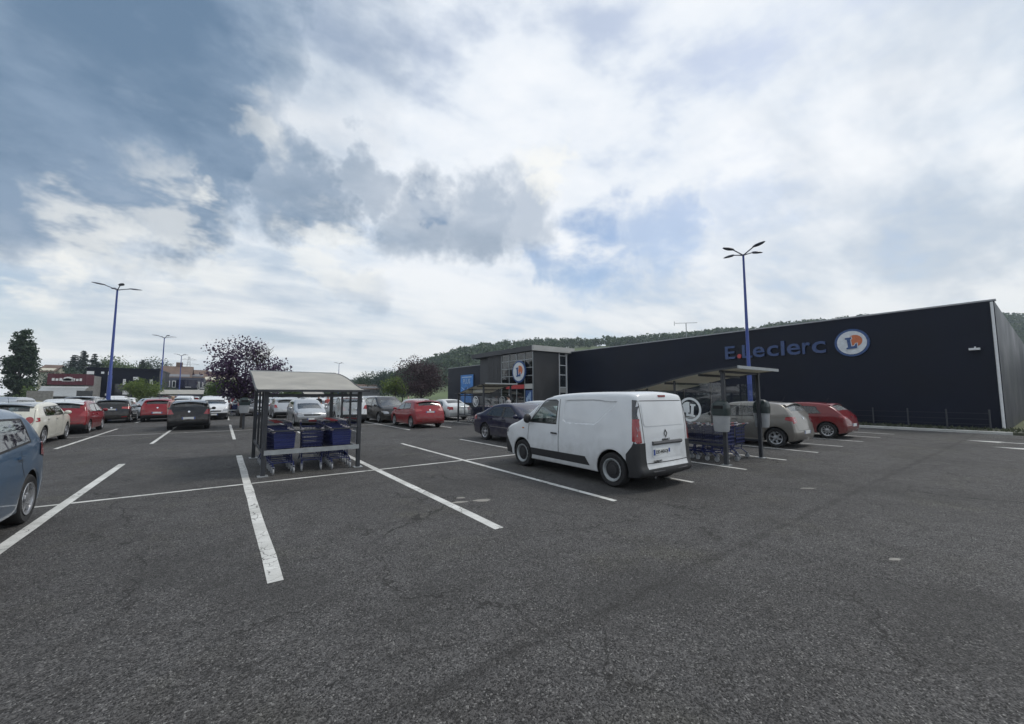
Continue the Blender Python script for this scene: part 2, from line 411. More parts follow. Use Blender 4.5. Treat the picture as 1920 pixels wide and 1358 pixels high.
def line_paint():
    m = bpy.data.materials.new('line_paint'); M['line_paint'] = m
    nt, b, out = nodes_of(m); N = nt.nodes; L = nt.links
    pos = N.new('ShaderNodeNewGeometry').outputs['Position']
    def noise(sc, det=4, rough=0.6):
        n = N.new('ShaderNodeTexNoise'); n.inputs['Scale'].default_value = sc; n.inputs['Detail'].default_value = det
        n.inputs['Roughness'].default_value = rough; L.new(pos, n.inputs['Vector']); return n
    def mr(v, a, b_, lo=0.0, hi=1.0):
        n = N.new('ShaderNodeMapRange'); n.interpolation_type = 'SMOOTHSTEP'; L.new(v, n.inputs[0])
        n.inputs[1].default_value = a; n.inputs[2].default_value = b_; n.inputs[3].default_value = lo; n.inputs[4].default_value = hi
        return n.outputs[0]
    w = N.new('ShaderNodeVectorMath'); w.operation = 'MULTIPLY_ADD'
    L.new(noise(14, 4).outputs['Color'], w.inputs[0]); w.inputs[1].default_value = (.10, .10, 0); L.new(pos, w.inputs[2])
    cr = N.new('ShaderNodeTexVoronoi'); cr.feature = 'DISTANCE_TO_EDGE'; cr.inputs['Scale'].default_value = 5.5; L.new(w.outputs[0], cr.inputs['Vector'])
    c1 = mr(cr.outputs[0], 0.030, 0.008)
    c2 = mr(noise(1.1, 3).outputs['Fac'], 0.46, 0.56)
    mul = N.new('ShaderNodeMath'); mul.operation = 'MULTIPLY'; L.new(c1, mul.inputs[0]); L.new(c2, mul.inputs[1])
    pit = mr(noise(70, 3, 0.7).outputs['Fac'], 0.61, 0.70, 0, 0.75)
    mx = N.new('ShaderNodeMath'); mx.operation = 'MAXIMUM'; L.new(mul.outputs[0], mx.inputs[0]); L.new(pit, mx.inputs[1])
    a = N.new('ShaderNodeMix'); a.data_type = 'RGBA'; L.new(mr(noise(1.7, 5).outputs['Fac'], 0.35, 0.65), a.inputs[0])
    a.inputs[6].default_value = (0.43, 0.43, 0.41, 1); a.inputs[7].default_value = (0.60, 0.60, 0.58, 1)
    c = N.new('ShaderNodeMix'); c.data_type = 'RGBA'; L.new(mx.outputs[0], c.inputs[0]); L.new(a.outputs[2], c.inputs[6]); c.inputs[7].default_value = (0.075, 0.073, 0.07, 1)
    L.new(c.outputs[2], b.inputs['Base Color']); b.inputs['Roughness'].default_value = 0.7
line_paint()
mat('faded_paint', (0.22, 0.21, 0.19), 0.8, var=0.25, scale=12)
mat('grass', (0.075, 0.085, 0.032), 0.9, var=0.5, scale=0.6, bump=0.4, bscale=20)
mat('dry_grass', (0.16, 0.135, 0.06), 0.9, var=0.35, scale=0.9, bump=0.4, bscale=20)
mat('verge', (0.060, 0.064, 0.045), 0.95, var=0.5, scale=2.5, bump=0.6, bscale=30)
mat('meadow', (0.085, 0.115, 0.045), 0.95, var=0.35, scale=0.05)
mat('kerb_concrete', (0.42, 0.42, 0.40), 0.85, var=0.2, scale=3, bump=0.2)
mat('dark_cladding', (0.0035, 0.0060, 0.0165), 0.42, var=0.2, scale=0.35, spec=0.20, rvar=0.08)
mat('grey_cladding', (0.046, 0.046, 0.049), 0.6, var=0.12, scale=1.5)
mat('fascia', (0.40, 0.40, 0.385), 0.6, var=0.08, scale=1.0)
mat('fascia_dark', (0.036, 0.038, 0.044), 0.5, var=0.08)
mat('coping', (0.30, 0.31, 0.33), 0.4, 0.3)
mat('white_paint', (0.66, 0.67, 0.68), 0.5, var=0.07)
mat('sign_white', (0.58, 0.61, 0.64), 0.4)
mat('sign_blue', (0.020, 0.065, 0.20), 0.35)
mat('letter_blue', (0.026, 0.058, 0.165), 0.35)
mat('sign_orange', (0.52, 0.14, 0.05), 0.4)
mat('sign_red', (0.45, 0.05, 0.05), 0.4)
mat('brick_red', (0.085, 0.016, 0.028), 0.6)
mat('banner_blue', (0.05, 0.20, 0.52), 0.6, var=0.25, scale=1.2)
mat('banner_pale', (0.38, 0.52, 0.68), 0.6)
mat('mast_blue', (0.018, 0.045, 0.22), 0.4, var=0.12)
mat('lamp_grey', (0.075, 0.085, 0.12), 0.45, 0.2, var=0.1)
mat('steel_dark', (0.040, 0.043, 0.050), 0.5, 0.2, var=0.15)
mat('galvanised', (0.33, 0.35, 0.36), 0.5, 0.4, var=0.15, scale=8)
mat('roof_sheet', (0.45, 0.435, 0.40), 0.6, var=0.16, scale=2.2)
def translucent(key, amt):
    nt = M[key].node_tree; N = nt.nodes; b = next(n for n in N if n.type == 'BSDF_PRINCIPLED'); out = next(n for n in N if n.type == 'OUTPUT_MATERIAL')
    t = N.new('ShaderNodeBsdfTranslucent'); t.inputs[0].default_value = (.62, .60, .52, 1); m_ = N.new('ShaderNodeMixShader'); m_.inputs[0].default_value = amt
    nt.links.new(b.outputs[0], m_.inputs[1]); nt.links.new(t.outputs[0], m_.inputs[2]); nt.links.new(m_.outputs[0], out.inputs[0])
translucent('roof_sheet', 0.33)
mat('print_white', (0.62, 0.65, 0.66), 0.5)
mat('trolley_blue', (0.010, 0.018, 0.105), 0.4, var=0.12)
mat('trolley_wire', (0.016, 0.021, 0.075), 0.4, 0.2)
mat('trolley_steel', (0.32, 0.34, 0.40), 0.35, 0.8)
mat('handle_red', (0.30, 0.05, 0.06), 0.4)
mat('cap_white', (0.62, 0.56, 0.57), 0.4)
mat('bin_grey', (0.30, 0.31, 0.32), 0.55, var=0.08)
mat('bin_green', (0.012, 0.024, 0.024), 0.35)
mat('bark', (0.05, 0.043, 0.038), 0.95, var=0.3, scale=20, bump=0.5)
mat('roof_tile', (0.13, 0.088, 0.068), 0.9, var=0.25, scale=1.2)
mat('render_cream', (0.48, 0.46, 0.38), 0.9, var=0.08)
mat('render_grey', (0.16, 0.165, 0.18), 0.85, var=0.08)
mat('render_slate', (0.070, 0.075, 0.10), 0.8)
mat('stone', (0.20, 0.20, 0.195), 0.9, var=0.25, scale=5)
mat('window_dark', (0.02, 0.024, 0.03), 0.12, spec=0.8)
mat('skin', (0.45, 0.27, 0.20), 0.6); mat('hair_dark', (0.012, 0.010, 0.010), 0.6); mat('hair_blond', (0.33, 0.24, 0.14), 0.6)
mat('cloth_grey', (0.36, 0.36, 0.37), 0.9); mat('cloth_navy', (0.02, 0.024, 0.045), 0.9); mat('cloth_coral', (0.48, 0.12, 0.10), 0.9)
mat('cloth_black', (0.015, 0.015, 0.018), 0.9); mat('cloth_pink', (0.52, 0.33, 0.32), 0.9)
def leaf_mat(key, c1, c2):
    m = bpy.data.materials.new(key); M[key] = m
    nt, b, out = nodes_of(m); N = nt.nodes; L = nt.links
    g = N.new('ShaderNodeNewGeometry')
    mx = N.new('ShaderNodeMix'); mx.data_type = 'RGBA'
    L.new(g.outputs['Random Per Island'], mx.inputs[0]); mx.inputs[6].default_value = (*c1, 1); mx.inputs[7].default_value = (*c2, 1)
    L.new(mx.outputs[2], b.inputs['Base Color']); b.inputs['Roughness'].default_value = 0.6
    t = N.new('ShaderNodeBsdfTranslucent'); L.new(mx.outputs[2], t.inputs[0])
    ms = N.new('ShaderNodeMixShader'); ms.inputs[0].default_value = 0.38
    L.new(b.outputs[0], ms.inputs[1]); L.new(t.outputs[0], ms.inputs[2]); L.new(ms.outputs[0], out.inputs[0])
leaf_mat('leaf_purple', (0.03, 0.018, 0.048), (0.085, 0.048, 0.105))
leaf_mat('leaf_plum', (0.034, 0.022, 0.03), (0.085, 0.055, 0.062))
leaf_mat('leaf_green', (0.045, 0.085, 0.024), (0.12, 0.175, 0.055))
leaf_mat('leaf_lime', (0.07, 0.12, 0.025), (0.17, 0.22, 0.06))
leaf_mat('leaf_dark', (0.018, 0.04, 0.024), (0.055, 0.092, 0.048))
leaf_mat('leaf_conifer', (0.014, 0.032, 0.026), (0.036, 0.062, 0.046))
leaf_mat('leaf_hill', (0.026, 0.055, 0.028), (0.075, 0.115, 0.05))
leaf_mat('weed', (0.03, 0.04, 0.02), (0.08, 0.09, 0.05))

# ================================================================== THE SETTING
def sheet(name, x0, x1, y0, y1, z, m, label=None):
    o = obj(name, MB().add([(x0, y0, z), (x1, y0, z), (x1, y1, z), (x0, y1, z)], [(0, 1, 2, 3)]).mesh(name, fix=False), m)
    return tag(o, kind='structure')
sheet('ground', -2500, 2500, -2500, 2500, -0.03, M['grass'])
sheet('car_park', -62, 28.0, -60, 108, 0.0, M['asphalt'])
sheet('service_road', 28.0, 140, -60, 0.2, 0.0, M['asphalt'])
LINE_X = [-11.4, -9.02, -6.64, -4.28, -1.95, 0.5, 3.04, 5.36, 7.75, 10.08, 12.4, 14.8, 17.2, 19.6, 22.0, 24.4]
def mark(x0, x1, y0, y1, n=6, z=0.004):
    """a painted line, edges slightly uneven"""
    b = MB(); lng = (y1 - y0) > (x1 - x0); n = max(3, int(max(y1 - y0, x1 - x0) / 0.7))
    L_, R_ = [], []
    for i in range(n + 1):
        t = i / n
        if lng:
            y = y0 + (y1 - y0) * t
            L_.append((x0 + random.uniform(-.006, .006), y, z)); R_.append((x1 + random.uniform(-.006, .006), y, z))
        else:
            x = x0 + (x1 - x0) * t
            L_.append((x, y1 + random.uniform(-.006, .006), z)); R_.append((x, y0 + random.uniform(-.006, .006), z))
    b.add(L_ + R_, [(i, n + 1 + i, n + 2 + i, i + 1) for i in range(n)])
    return tag(b.build('parking_line', M['line_paint']), kind='structure')
for ri, (ya, yb, yc, xs) in enumerate(((4.45, 14.15, 9.55, LINE_X), (19.35, 29.0, 24.15, LINE_X[:12]),
                                       (34.4, 43.9, 39.0, LINE_X[:11]), (49.2, 58.8, 54.0, LINE_X[:11]))):
    for x in xs:
        w = 0.068 if ri == 0 and x < 4 else 0.055
        mark(x - w, x + w, ya, yb)
    for a, b_ in zip(xs[:-1], xs[1:]):
        mark(a + .07, b_ - .07, yc - .045, yc + .045, z=0.0045)
for (ax, ay, ln) in ((23.47, 2.25, 3.4), (21.2, 1.45, 3.2)):            # lane arrows
    b = MB(); z = 0.004
    b.add([(ax, ay, z), (ax - .34, ay - .95, z), (ax - .08, ay - .80, z), (ax - .08, ay - ln, z), (ax + .08, ay - ln, z), (ax + .08, ay - .80, z), (ax + .34, ay - .95, z)],
          [(0, 1, 2, 5, 6), (2, 3, 4, 5)])
    tag(b.build('lane_arrow', M['line_paint']), kind='structure')
def patch(x, y, rx, ry, rot, z=0.0035):
    P = []
    for k in range(18):
        a = 2 * PI * k / 18; r = random.uniform(.82, 1.1)
        u, v = rx * r * math.cos(a), ry * r * math.sin(a)
        P.append((x + u * math.cos(rot) - v * math.sin(rot), y + u * math.sin(rot) + v * math.cos(rot), z))
    tag(MB().add(P, [tuple(range(18))]).build('paint_spill', M['faded_paint']), kind='structure')
patch(3.60, 5.78, .155, .085, -.45); patch(3.24, 5.90, .15, .06, -.3); patch(3.39, 6.13, .085, .05, -.5)
patch(9.0, 2.9, .16, .04, -.6); patch(5.9, 1.15, .07, .035, -.5)

# kerb, verge, wire fence in front of the store
vg = MB().box(28.16, 30.98, 0.3, 31.2, -0.02, 0.10).box(28.16, 30.98, 46.0, 62, -0.02, 0.10)
tag(vg.build('verge', M['verge']), kind='structure')
kerb = tag(empty('kerb', (28.08, 0, 0)), kind='structure')
ks = MB().prism([(-.08, -.02), (-.08, .105), (-.06, .125), (.08, .125), (.08, -.02)], 0.004, 0.996, 'xz').mesh('kerb_stone')
for i in range(60):
    obj('kerb_stone', ks, M['kerb_concrete'], kerb, (random.uniform(-.004, .004), 1.3 + i, random.uniform(-.004, .004)))
fence = tag(empty('wire_fence', (29.4, 0, 0.1)), 'low wire fence with dark posts along the foot of the black store wall', 'fence')
pm = MB().tube([(0, 0, 0), (0, 0, 0.92)], 0.030, 8).lathe([(0.034, .92), (0.036, .95), (0.0, .965)], 8, 'z').mesh('post', sm=40)
for i in range(20):
    obj('post', pm, M['steel_dark'], fence, (0, 2.0 + i * 1.39, 0))
for z in (0.25, 0.5, 0.78):
    MB().tube([(0, 2.0, z), (0, 2.0 + 19 * 1.39, z)], 0.006, 5).build('wire', M['steel_dark'], fence)
wv, wf = [], []
rg = np.random.default_rng(3)
for i in range(2600):                                                     # weeds on the verge
    x, y = rg.uniform(28.25, 30.9), rg.uniform(0.4, 31.0) ** 1.0
    h, a, w = rg.uniform(.04, .16), rg.uniform(0, 6.28), rg.uniform(.02, .05)
    c, s = math.cos(a) * w, math.sin(a) * w; b0 = len(wv)
    lx, ly = rg.normal(0, .04, 2)
    wv += [(x - c, y - s, .09), (x + c, y + s, .09), (x + lx, y + ly, .10 + h)]; wf.append((b0, b0 + 1, b0 + 2))
me = bpy.data.meshes.new('weeds'); me.from_pydata(wv, [], wf)
tag(obj('weeds', me, M['weed']), 'ragged low weeds on the verge below the black wall', 'weeds', kind='stuff')

# ------------------------------------------------------------------ round letter emblem
L_POLY = [(-.30, .50), (.14, .50), (.14, .37), (.05, .34), (.05, -.30), (.25, -.30), (.38, -.10), (.46, -.10), (.42, -.50), (-.30, -.50), (-.30, -.37), (-.18, -.34), (-.18, .34), (-.30, .37)]
def disc(r, z0, z1, n=48, c=(0, 0)):
    P = [(c[0] + r * math.cos(2 * PI * k / n), c[1] + r * math.sin(2 * PI * k / n)) for k in range(n)]
    return MB().prism(P, z0, z1, 'xy')
def grow(poly, d):
    n = len(poly); out = []
    for i in range(n):
        a, b, c = Vector(poly[i - 1]), Vector(poly[i]), Vector(poly[(i + 1) % n])
        t1, t2 = (b - a).normalized(), (c - b).normalized()
        n1, n2 = Vector((-t1.y, t1.x)), Vector((-t2.y, t2.x))
        m_ = (n1 + n2); k = d / max(0.35, m_.length_squared / 2) 
        out.append(tuple(b + m_ * k / 1.0 * 1.0))
    return out
def rot2(poly, a, sc=1, off=(0, 0)):
    return [(off[0] + sc * (x * math.cos(a) - y * math.sin(a)), off[1] + sc * (x * math.sin(a) + y * math.cos(a))) for x, y in poly]
FACE_W = Matrix(((0, 0, -1, 0), (-1, 0, 0, 0), (0, 1, 0, 0), (0, 0, 0, 1)))     # drawn x,y -> reads correctly from the west
def emblem(name, pos, rad, label):
    e = tag(empty(name), label, 'sign')
    e.matrix_world = Matrix.Translation(pos) @ FACE_W
    disc(rad * 1.18, 0, .10).build('rim', M['sign_blue'], e, sm=40)
    disc(rad, .10, .125).build('face', M['sign_white'], e, sm=40)
    disc(rad * .50, .125, .137, c=(rad * .22, rad * .14)).build('disc', M['sign_orange'], e)
    Lp = rot2(L_POLY, R(5), rad * .98, (-rad * .10, -rad * .04))
    MB().prism(rot2([(x * 1.0, y * 1.0) for x, y in grow(L_POLY, 0.055)], R(5), rad * .98, (-rad * .10, -rad * .04)), .137, .146, 'xy').build('letter_outline', M['sign_white'], e)
    MB().prism(Lp, .146, .168, 'xy').build('letter', M['sign_blue'], e)
    return e

# ------------------------------------------------------------------ the store
WX = 31.0
store = tag(empty('supermarket', (WX, 1.6, 0)), 'long black supermarket building with grey entrance block at its far end', 'building')
def sp(b, name, m, sm=None): 
    me = b.mesh(name, sm=sm); o = obj(name, me, M[m], store); o.location = (-WX, -1.6, 0); return o
sp(MB().box(WX, 78, 1.6, 31.9, -.02, 6.46), 'wall', 'dark_cladding')
sp(MB().box(WX + .02, 78, 31.9, 61, -.02, 6.20), 'wall', 'dark_cladding')
sp(MB().box(WX - .06, WX + .28, 1.54, 31.9, 6.46, 6.54), 'coping', 'coping')
sp(MB().box(WX - .04, WX + .28, 44.0, 61.05, 6.20, 6.28), 'coping', 'coping')
sp(MB().tube([(WX - .10, 1.68, .1), (WX - .10, 1.68, 6.4)], .055, 10), 'downpipe', 'white_paint', sm=40)
fl = MB().box(WX - .42, WX - .12, 2.18, 2.55, 4.02, 4.12).bar((WX - .15, 2.36, 4.12), (WX, 2.36, 4.2), .05)
sp(fl, 'floodlight', 'white_paint')
# entrance block
EX, EY0, EY1 = 25.72, 31.5, 44.0
sp(MB().box(EX - .1, WX + .5, EY0 - .1, EY0 + .18, 6.34, 6.90), 'canopy_end', 'fascia')
sp(MB().box(EX - .1, WX + .5, EY0 + .18, EY1, 6.36, 6.88), 'canopy', 'fascia_dark')
sp(MB().box(EX + 1.0, WX, EY0 + .9, EY1 - .4, -.02, 6.36), 'inner_wall', 'fascia_dark')
bo = MB(); n_ = 22
for i in range(n_):                                                        # south side: upright boards
    x0 = EX + .25 + i * 3.45 / n_
    bo.box(x0 + .006, x0 + 3.45 / n_ - .006, EY0 + .25, EY0 + .25 + random.uniform(.05, .10), -.02, 6.34)
for i in range(18):                                                        # west side, beyond the glazing
    y0 = 37.7 + i * 2.9 / 18
    bo.box(EX + .22 - random.uniform(0, .04), EX + .30, y0 + .006, y0 + 2.9 / 18 - .006, -.02, 6.34)
o_ = sp(bo, 'boards', 'grey_cladding'); o_['kind'] = 'stuff'
sp(MB().box(EX + 3.75, EX + 4.0, EY0 + .9, EY0 + 1.0, -.02, 6.3), 'shadow_gap', 'plastic_black')
for (xa, xb) in ((29.55, 29.68), (30.62, 30.78)):                          # white framed stair window by the wall
    sp(MB().box(xa, xb, EY0 + .35, EY0 + .55, -.02, 6.3), 'frame_upright', 'white_paint')
for z in (2.55, 3.9, 4.95, 6.0):
    sp(MB().box(29.69, 30.61, EY0 + .36, EY0 + .54, z, z + .09), 'frame_bar', 'white_paint')
sp(MB().box(29.69, 30.61, EY0 + .37, EY0 + .53, 2.0, 2.54), 'over_door_panel', 'fascia')
sp(MB().box(29.69, 30.61, EY0 + .42, EY0 + .44, 2.65, 6.0), 'stair_glass', 'window_dark')
sp(MB().box(29.75, 30.55, EY0 + .42, EY0 + .46, 0, 1.99), 'door', 'window_dark')
gz = [31.9, 33.3, 34.7, 36.1, 37.6]
for i in range(4):
    for z0, z1 in ((0.05, 2.35), (3.0, 3.75), (3.85, 4.6), (4.7, 5.45), (5.55, 6.28)):
        sp(MB().box(EX + .24, EX + .26, gz[i] + .04, gz[i + 1] - .04, z0, z1), 'pane', 'shop_glass')
for y in gz:
    sp(MB().box(EX + .18, EX + .30, y - .035, y + .035, 0, 6.34), 'mullion', 'galvanised')
for z in (3.75, 4.6, 5.45):
    sp(MB().box(EX + .185, EX + .295, 31.9, 37.6, z + .01, z + .09), 'transom', 'galvanised')
sp(MB().box(EX + .12, EX + .2, 33.3, 36.6, 2.42, 2.86), 'sign_band', 'sign_red')
sp(MB().box(EX + .13, EX + .2, 31.9, 33.2, 2.42, 2.92), 'sign_panel', 'fascia')
sp(MB().box(EX + .17, EX + .20, 31.95, 33.1, .3, 2.25), 'poster', 'sign_blue')
for k in range(5):
    sp(MB().box(EX + .155, EX + .169, 32.05 + k * .2, 32.17 + k * .2, .5 + (k * 37 % 5) * .2, 1.1 + (k * 53 % 6) * .2), 'poster_figure', 'banner_pale')
sp(MB().box(EX + .17, EX + .20, 37.65, 39.9, 2.45, 2.85), 'sign_panel', 'fascia')
emblem('entrance_sign', (EX + .02, 33.95, 4.25), 1.0, 'round blue and white letter sign with orange disc on entrance block')
emblem('wall_sign', (WX - .04, 7.22, 4.93), 0.71, 'round blue and white letter sign with orange disc on black wall')
# shop name, one part for each letter
sign = tag(empty('store_sign', (WX - .04, 14.8, 4.44)), 'blue raised shop name letters with a red dot on black wall', 'sign')
for ch, pa, pb, z0, z1 in (('E', 1361, 1379, 4.46, 5.42), ('.', 1383.5, 1391, 4.46, 4.78), ('L', 1393, 1411, 4.46, 5.42), ('e', 1413, 1435, 4.44, 5.20), ('c', 1439.5, 1461, 4.44, 5.20),
                           ('l', 1466, 1472.5, 4.45, 5.44), ('e', 1477, 1502, 4.43, 5.20), ('r', 1506, 1521, 4.44, 5.20), ('c', 1524, 1550, 4.43, 5.20)):
    ya, yb = at_x(pa, 660, WX).y, at_x(pb, 660, WX).y
    if ch == '.':
        P = [(.5 + .5 * math.cos(2 * PI * k / 24), .5 + .5 * math.sin(2 * PI * k / 24)) for k in range(24)]
        me = MB().prism(P, 0, .10, 'xy').mesh('letter')
    else:
        me = text_mesh(ch, 1.0, 0.05, 0.012)
    co = np.zeros(len(me.vertices) * 3); me.vertices.foreach_get('co', co); co = co.reshape(-1, 3)
    lo, hi = co.min(0), co.max(0)
    X = (co[:, 0] - lo[0]) / (hi[0] - lo[0]) * (ya - yb); Zc = (co[:, 1] - lo[1]) / (hi[1] - lo[1]) * (z1 - z0); D = co[:, 2] - lo[2]
    new = np.stack([-D, ya - X - 14.8, Zc + z0 - 4.44], 1)
    me.vertices.foreach_set('co', new.reshape(-1)); me.update()
    obj('dot' if ch == '.' else 'letter', me, M['sign_red'] if ch == '.' else M['letter_blue'], sign)
# hanging banner at the far end
bn = tag(empty('banner', (WX - .12, 54.3, 1.5)), 'tall bright blue banner on the far dark store wall', 'banner')
def bnp(b, name, m): o = obj(name, b.mesh(name), M[m], bn); o.location = (-(WX - .12), -54.3, -1.5); return o
bnp(MB().box(WX - .14, WX - .10, 52.4, 56.3, .6, 4.9), 'sheet', 'banner_blue')
bnp(MB().box(WX - .155, WX - .142, 52.8, 55.9, 4.45, 4.62), 'stripe', 'banner_pale')
tm = text_mesh('PLUS', 1.05, .008, .01)
o_ = obj('lettering', tm, M['banner_pale'], bn); o_.matrix_local = Matrix.Translation((-.05, .05, 2.35)) @ FACE_W
for k, (yy, zz, a) in enumerate(((55.4, 2.75, .5), (54.5, 2.9, -.4), (53.6, 2.6, .6), (55.0, 1.9, -.5), (53.4, 1.8, .3))):
    b = MB().bar((WX - .15, yy - .5 * math.cos(a), zz - .5 * math.sin(a)), (WX - .15, yy + .5 * math.cos(a), zz + .5 * math.sin(a)), .02, .22, up=(1, 0, 0))
    bnp(b, 'stroke', 'banner_pale')
# roof mast on the store
ms = tag(empty('roof_mast', (45.0, 26.0, 6.46)), 'thin twin-arm mast standing on the store roof', 'mast')
MB().tube([(0, 0, 0), (0, 0, 4.0)], .05, 6).build('pole', M['galvanised'], ms)
MB().bar((-.9, .9, 3.98), (.9, -.9, 3.98), .05).bar((-.95, .95, 3.7), (-.95, .95, 4.2), .05).build('arm', M['galvanised'], ms)

# ------------------------------------------------------------------ hill, far wood, trees
SKY_PX = [0, 300, 560, 640, 700, 760, 840, 900, 960, 1040, 1100, 1200, 1300, 1400, 1500, 1600, 1800, 2000, 2300]
SKY_PY = [724, 722, 722, 716, 708, 688, 657, 645, 637, 636, 634, 630, 620, 612, 603, 593, 585, 590, 620]
def ridge_h(px):
    return (741 - np.interp(px, SKY_PX, SKY_PY)) / FPX * 330 - 6.5
def hill_z(px, d):
    t = np.clip((d - 135) / 195, 0, 1); t = t * t * (3 - 2 * t)
    return np.maximum(0, ridge_h(px)) * t
hx = np.arange(380, 2130, 40); hd = np.concatenate([np.arange(120, 345, 15), [360, 385]])
hv = []
for d in hd:
    for px in hx:
        p = at_depth(px, 741, d)
        hv.append((p.x, p.y, float(hill_z(px, min(d, 335))) * (1 if d < 350 else .9) - 0.06 + 0.6 * math.sin(px * .05 + d * .07) * min(1, (d - 120) / 60)))
hn = len(hx)
hf = [(j * hn + i, j * hn + i + 1, (j + 1) * hn + i + 1, (j + 1) * hn + i) for j in range(len(hd) - 1) for i in range(hn - 1)]
me = bpy.data.meshes.new('hill'); me.from_pydata(hv, [], hf); smooth(me, 80)
tag(obj('hill', me, M['meadow']), kind='structure')

def quads(centres, size, rng, flat=0.0, aspect=1.6):
    """leaf-sized quads with random orientation -> verts, faces arrays"""
    n = len(centres)
    a = rng.normal(size=(n, 3)); a /= np.linalg.norm(a, axis=1, keepdims=True)
    b = rng.normal(size=(n, 3)); b -= a * (a * b).sum(1, keepdims=True); b /= np.linalg.norm(b, axis=1, keepdims=True)
    s = np.asarray(size).reshape(-1, 1) * rng.uniform(.6, 1.35, (n, 1))
    a = a * s * aspect / 2; b = b * s / 2
    if flat: a[:, 2] *= 1 - flat; b[:, 2] *= 1 - flat
    v = np.stack([centres - a, centres + b * .9 - a * .1, centres + a, centres - b * .9 - a * .1], 1).reshape(-1, 3)
    return v
def quad_mesh(name, v):
    n = len(v) // 4
    me = bpy.data.meshes.new(name)
    me.vertices.add(len(v)); me.vertices.foreach_set('co', v.astype(np.float32).reshape(-1))
    me.loops.add(len(v)); me.loops.foreach_set('vertex_index', np.arange(len(v), dtype=np.int32))
    me.polygons.add(n); me.polygons.foreach_set('loop_start', np.arange(0, len(v), 4, dtype=np.int32))
    me.update(calc_edges=True); me.validate()
    return me
rng = np.random.default_rng(11)
cs, sz = [], []
for i in range(1500):                                          # the wooded hill, one mass
    px = rng.uniform(560, 2100); d = rng.uniform(185, 345)
    if 1060 < px < 1300 and d < 285: continue                   # the open slope beside the entrance
    if px < 760 and d < 260: continue
    p = at_depth(px, 741, d); z = float(hill_z(px, d))
    rr = rng.uniform(3.0, 6.0); hh = rng.uniform(4.5, 8.0)
    n = 120
    u = rng.normal(size=(n, 3)); u /= np.linalg.norm(u, axis=1, keepdims=True)
    u *= rng.uniform(.55, 1.05, (n, 1))
    c = u * (rr, rr, hh * .5) + (p.x, p.y, z + hh * .55)
    cs.append(c); sz.append(np.full(n, rr * .30))
v = quads(np.concatenate(cs), np.concatenate(sz), rng, aspect=1.2)
tag(obj('wooded_hillside', quad_mesh('wooded_hillside', v), M['leaf_hill']), 'dark green wood covering the hill behind the store', 'wood', kind='stuff')

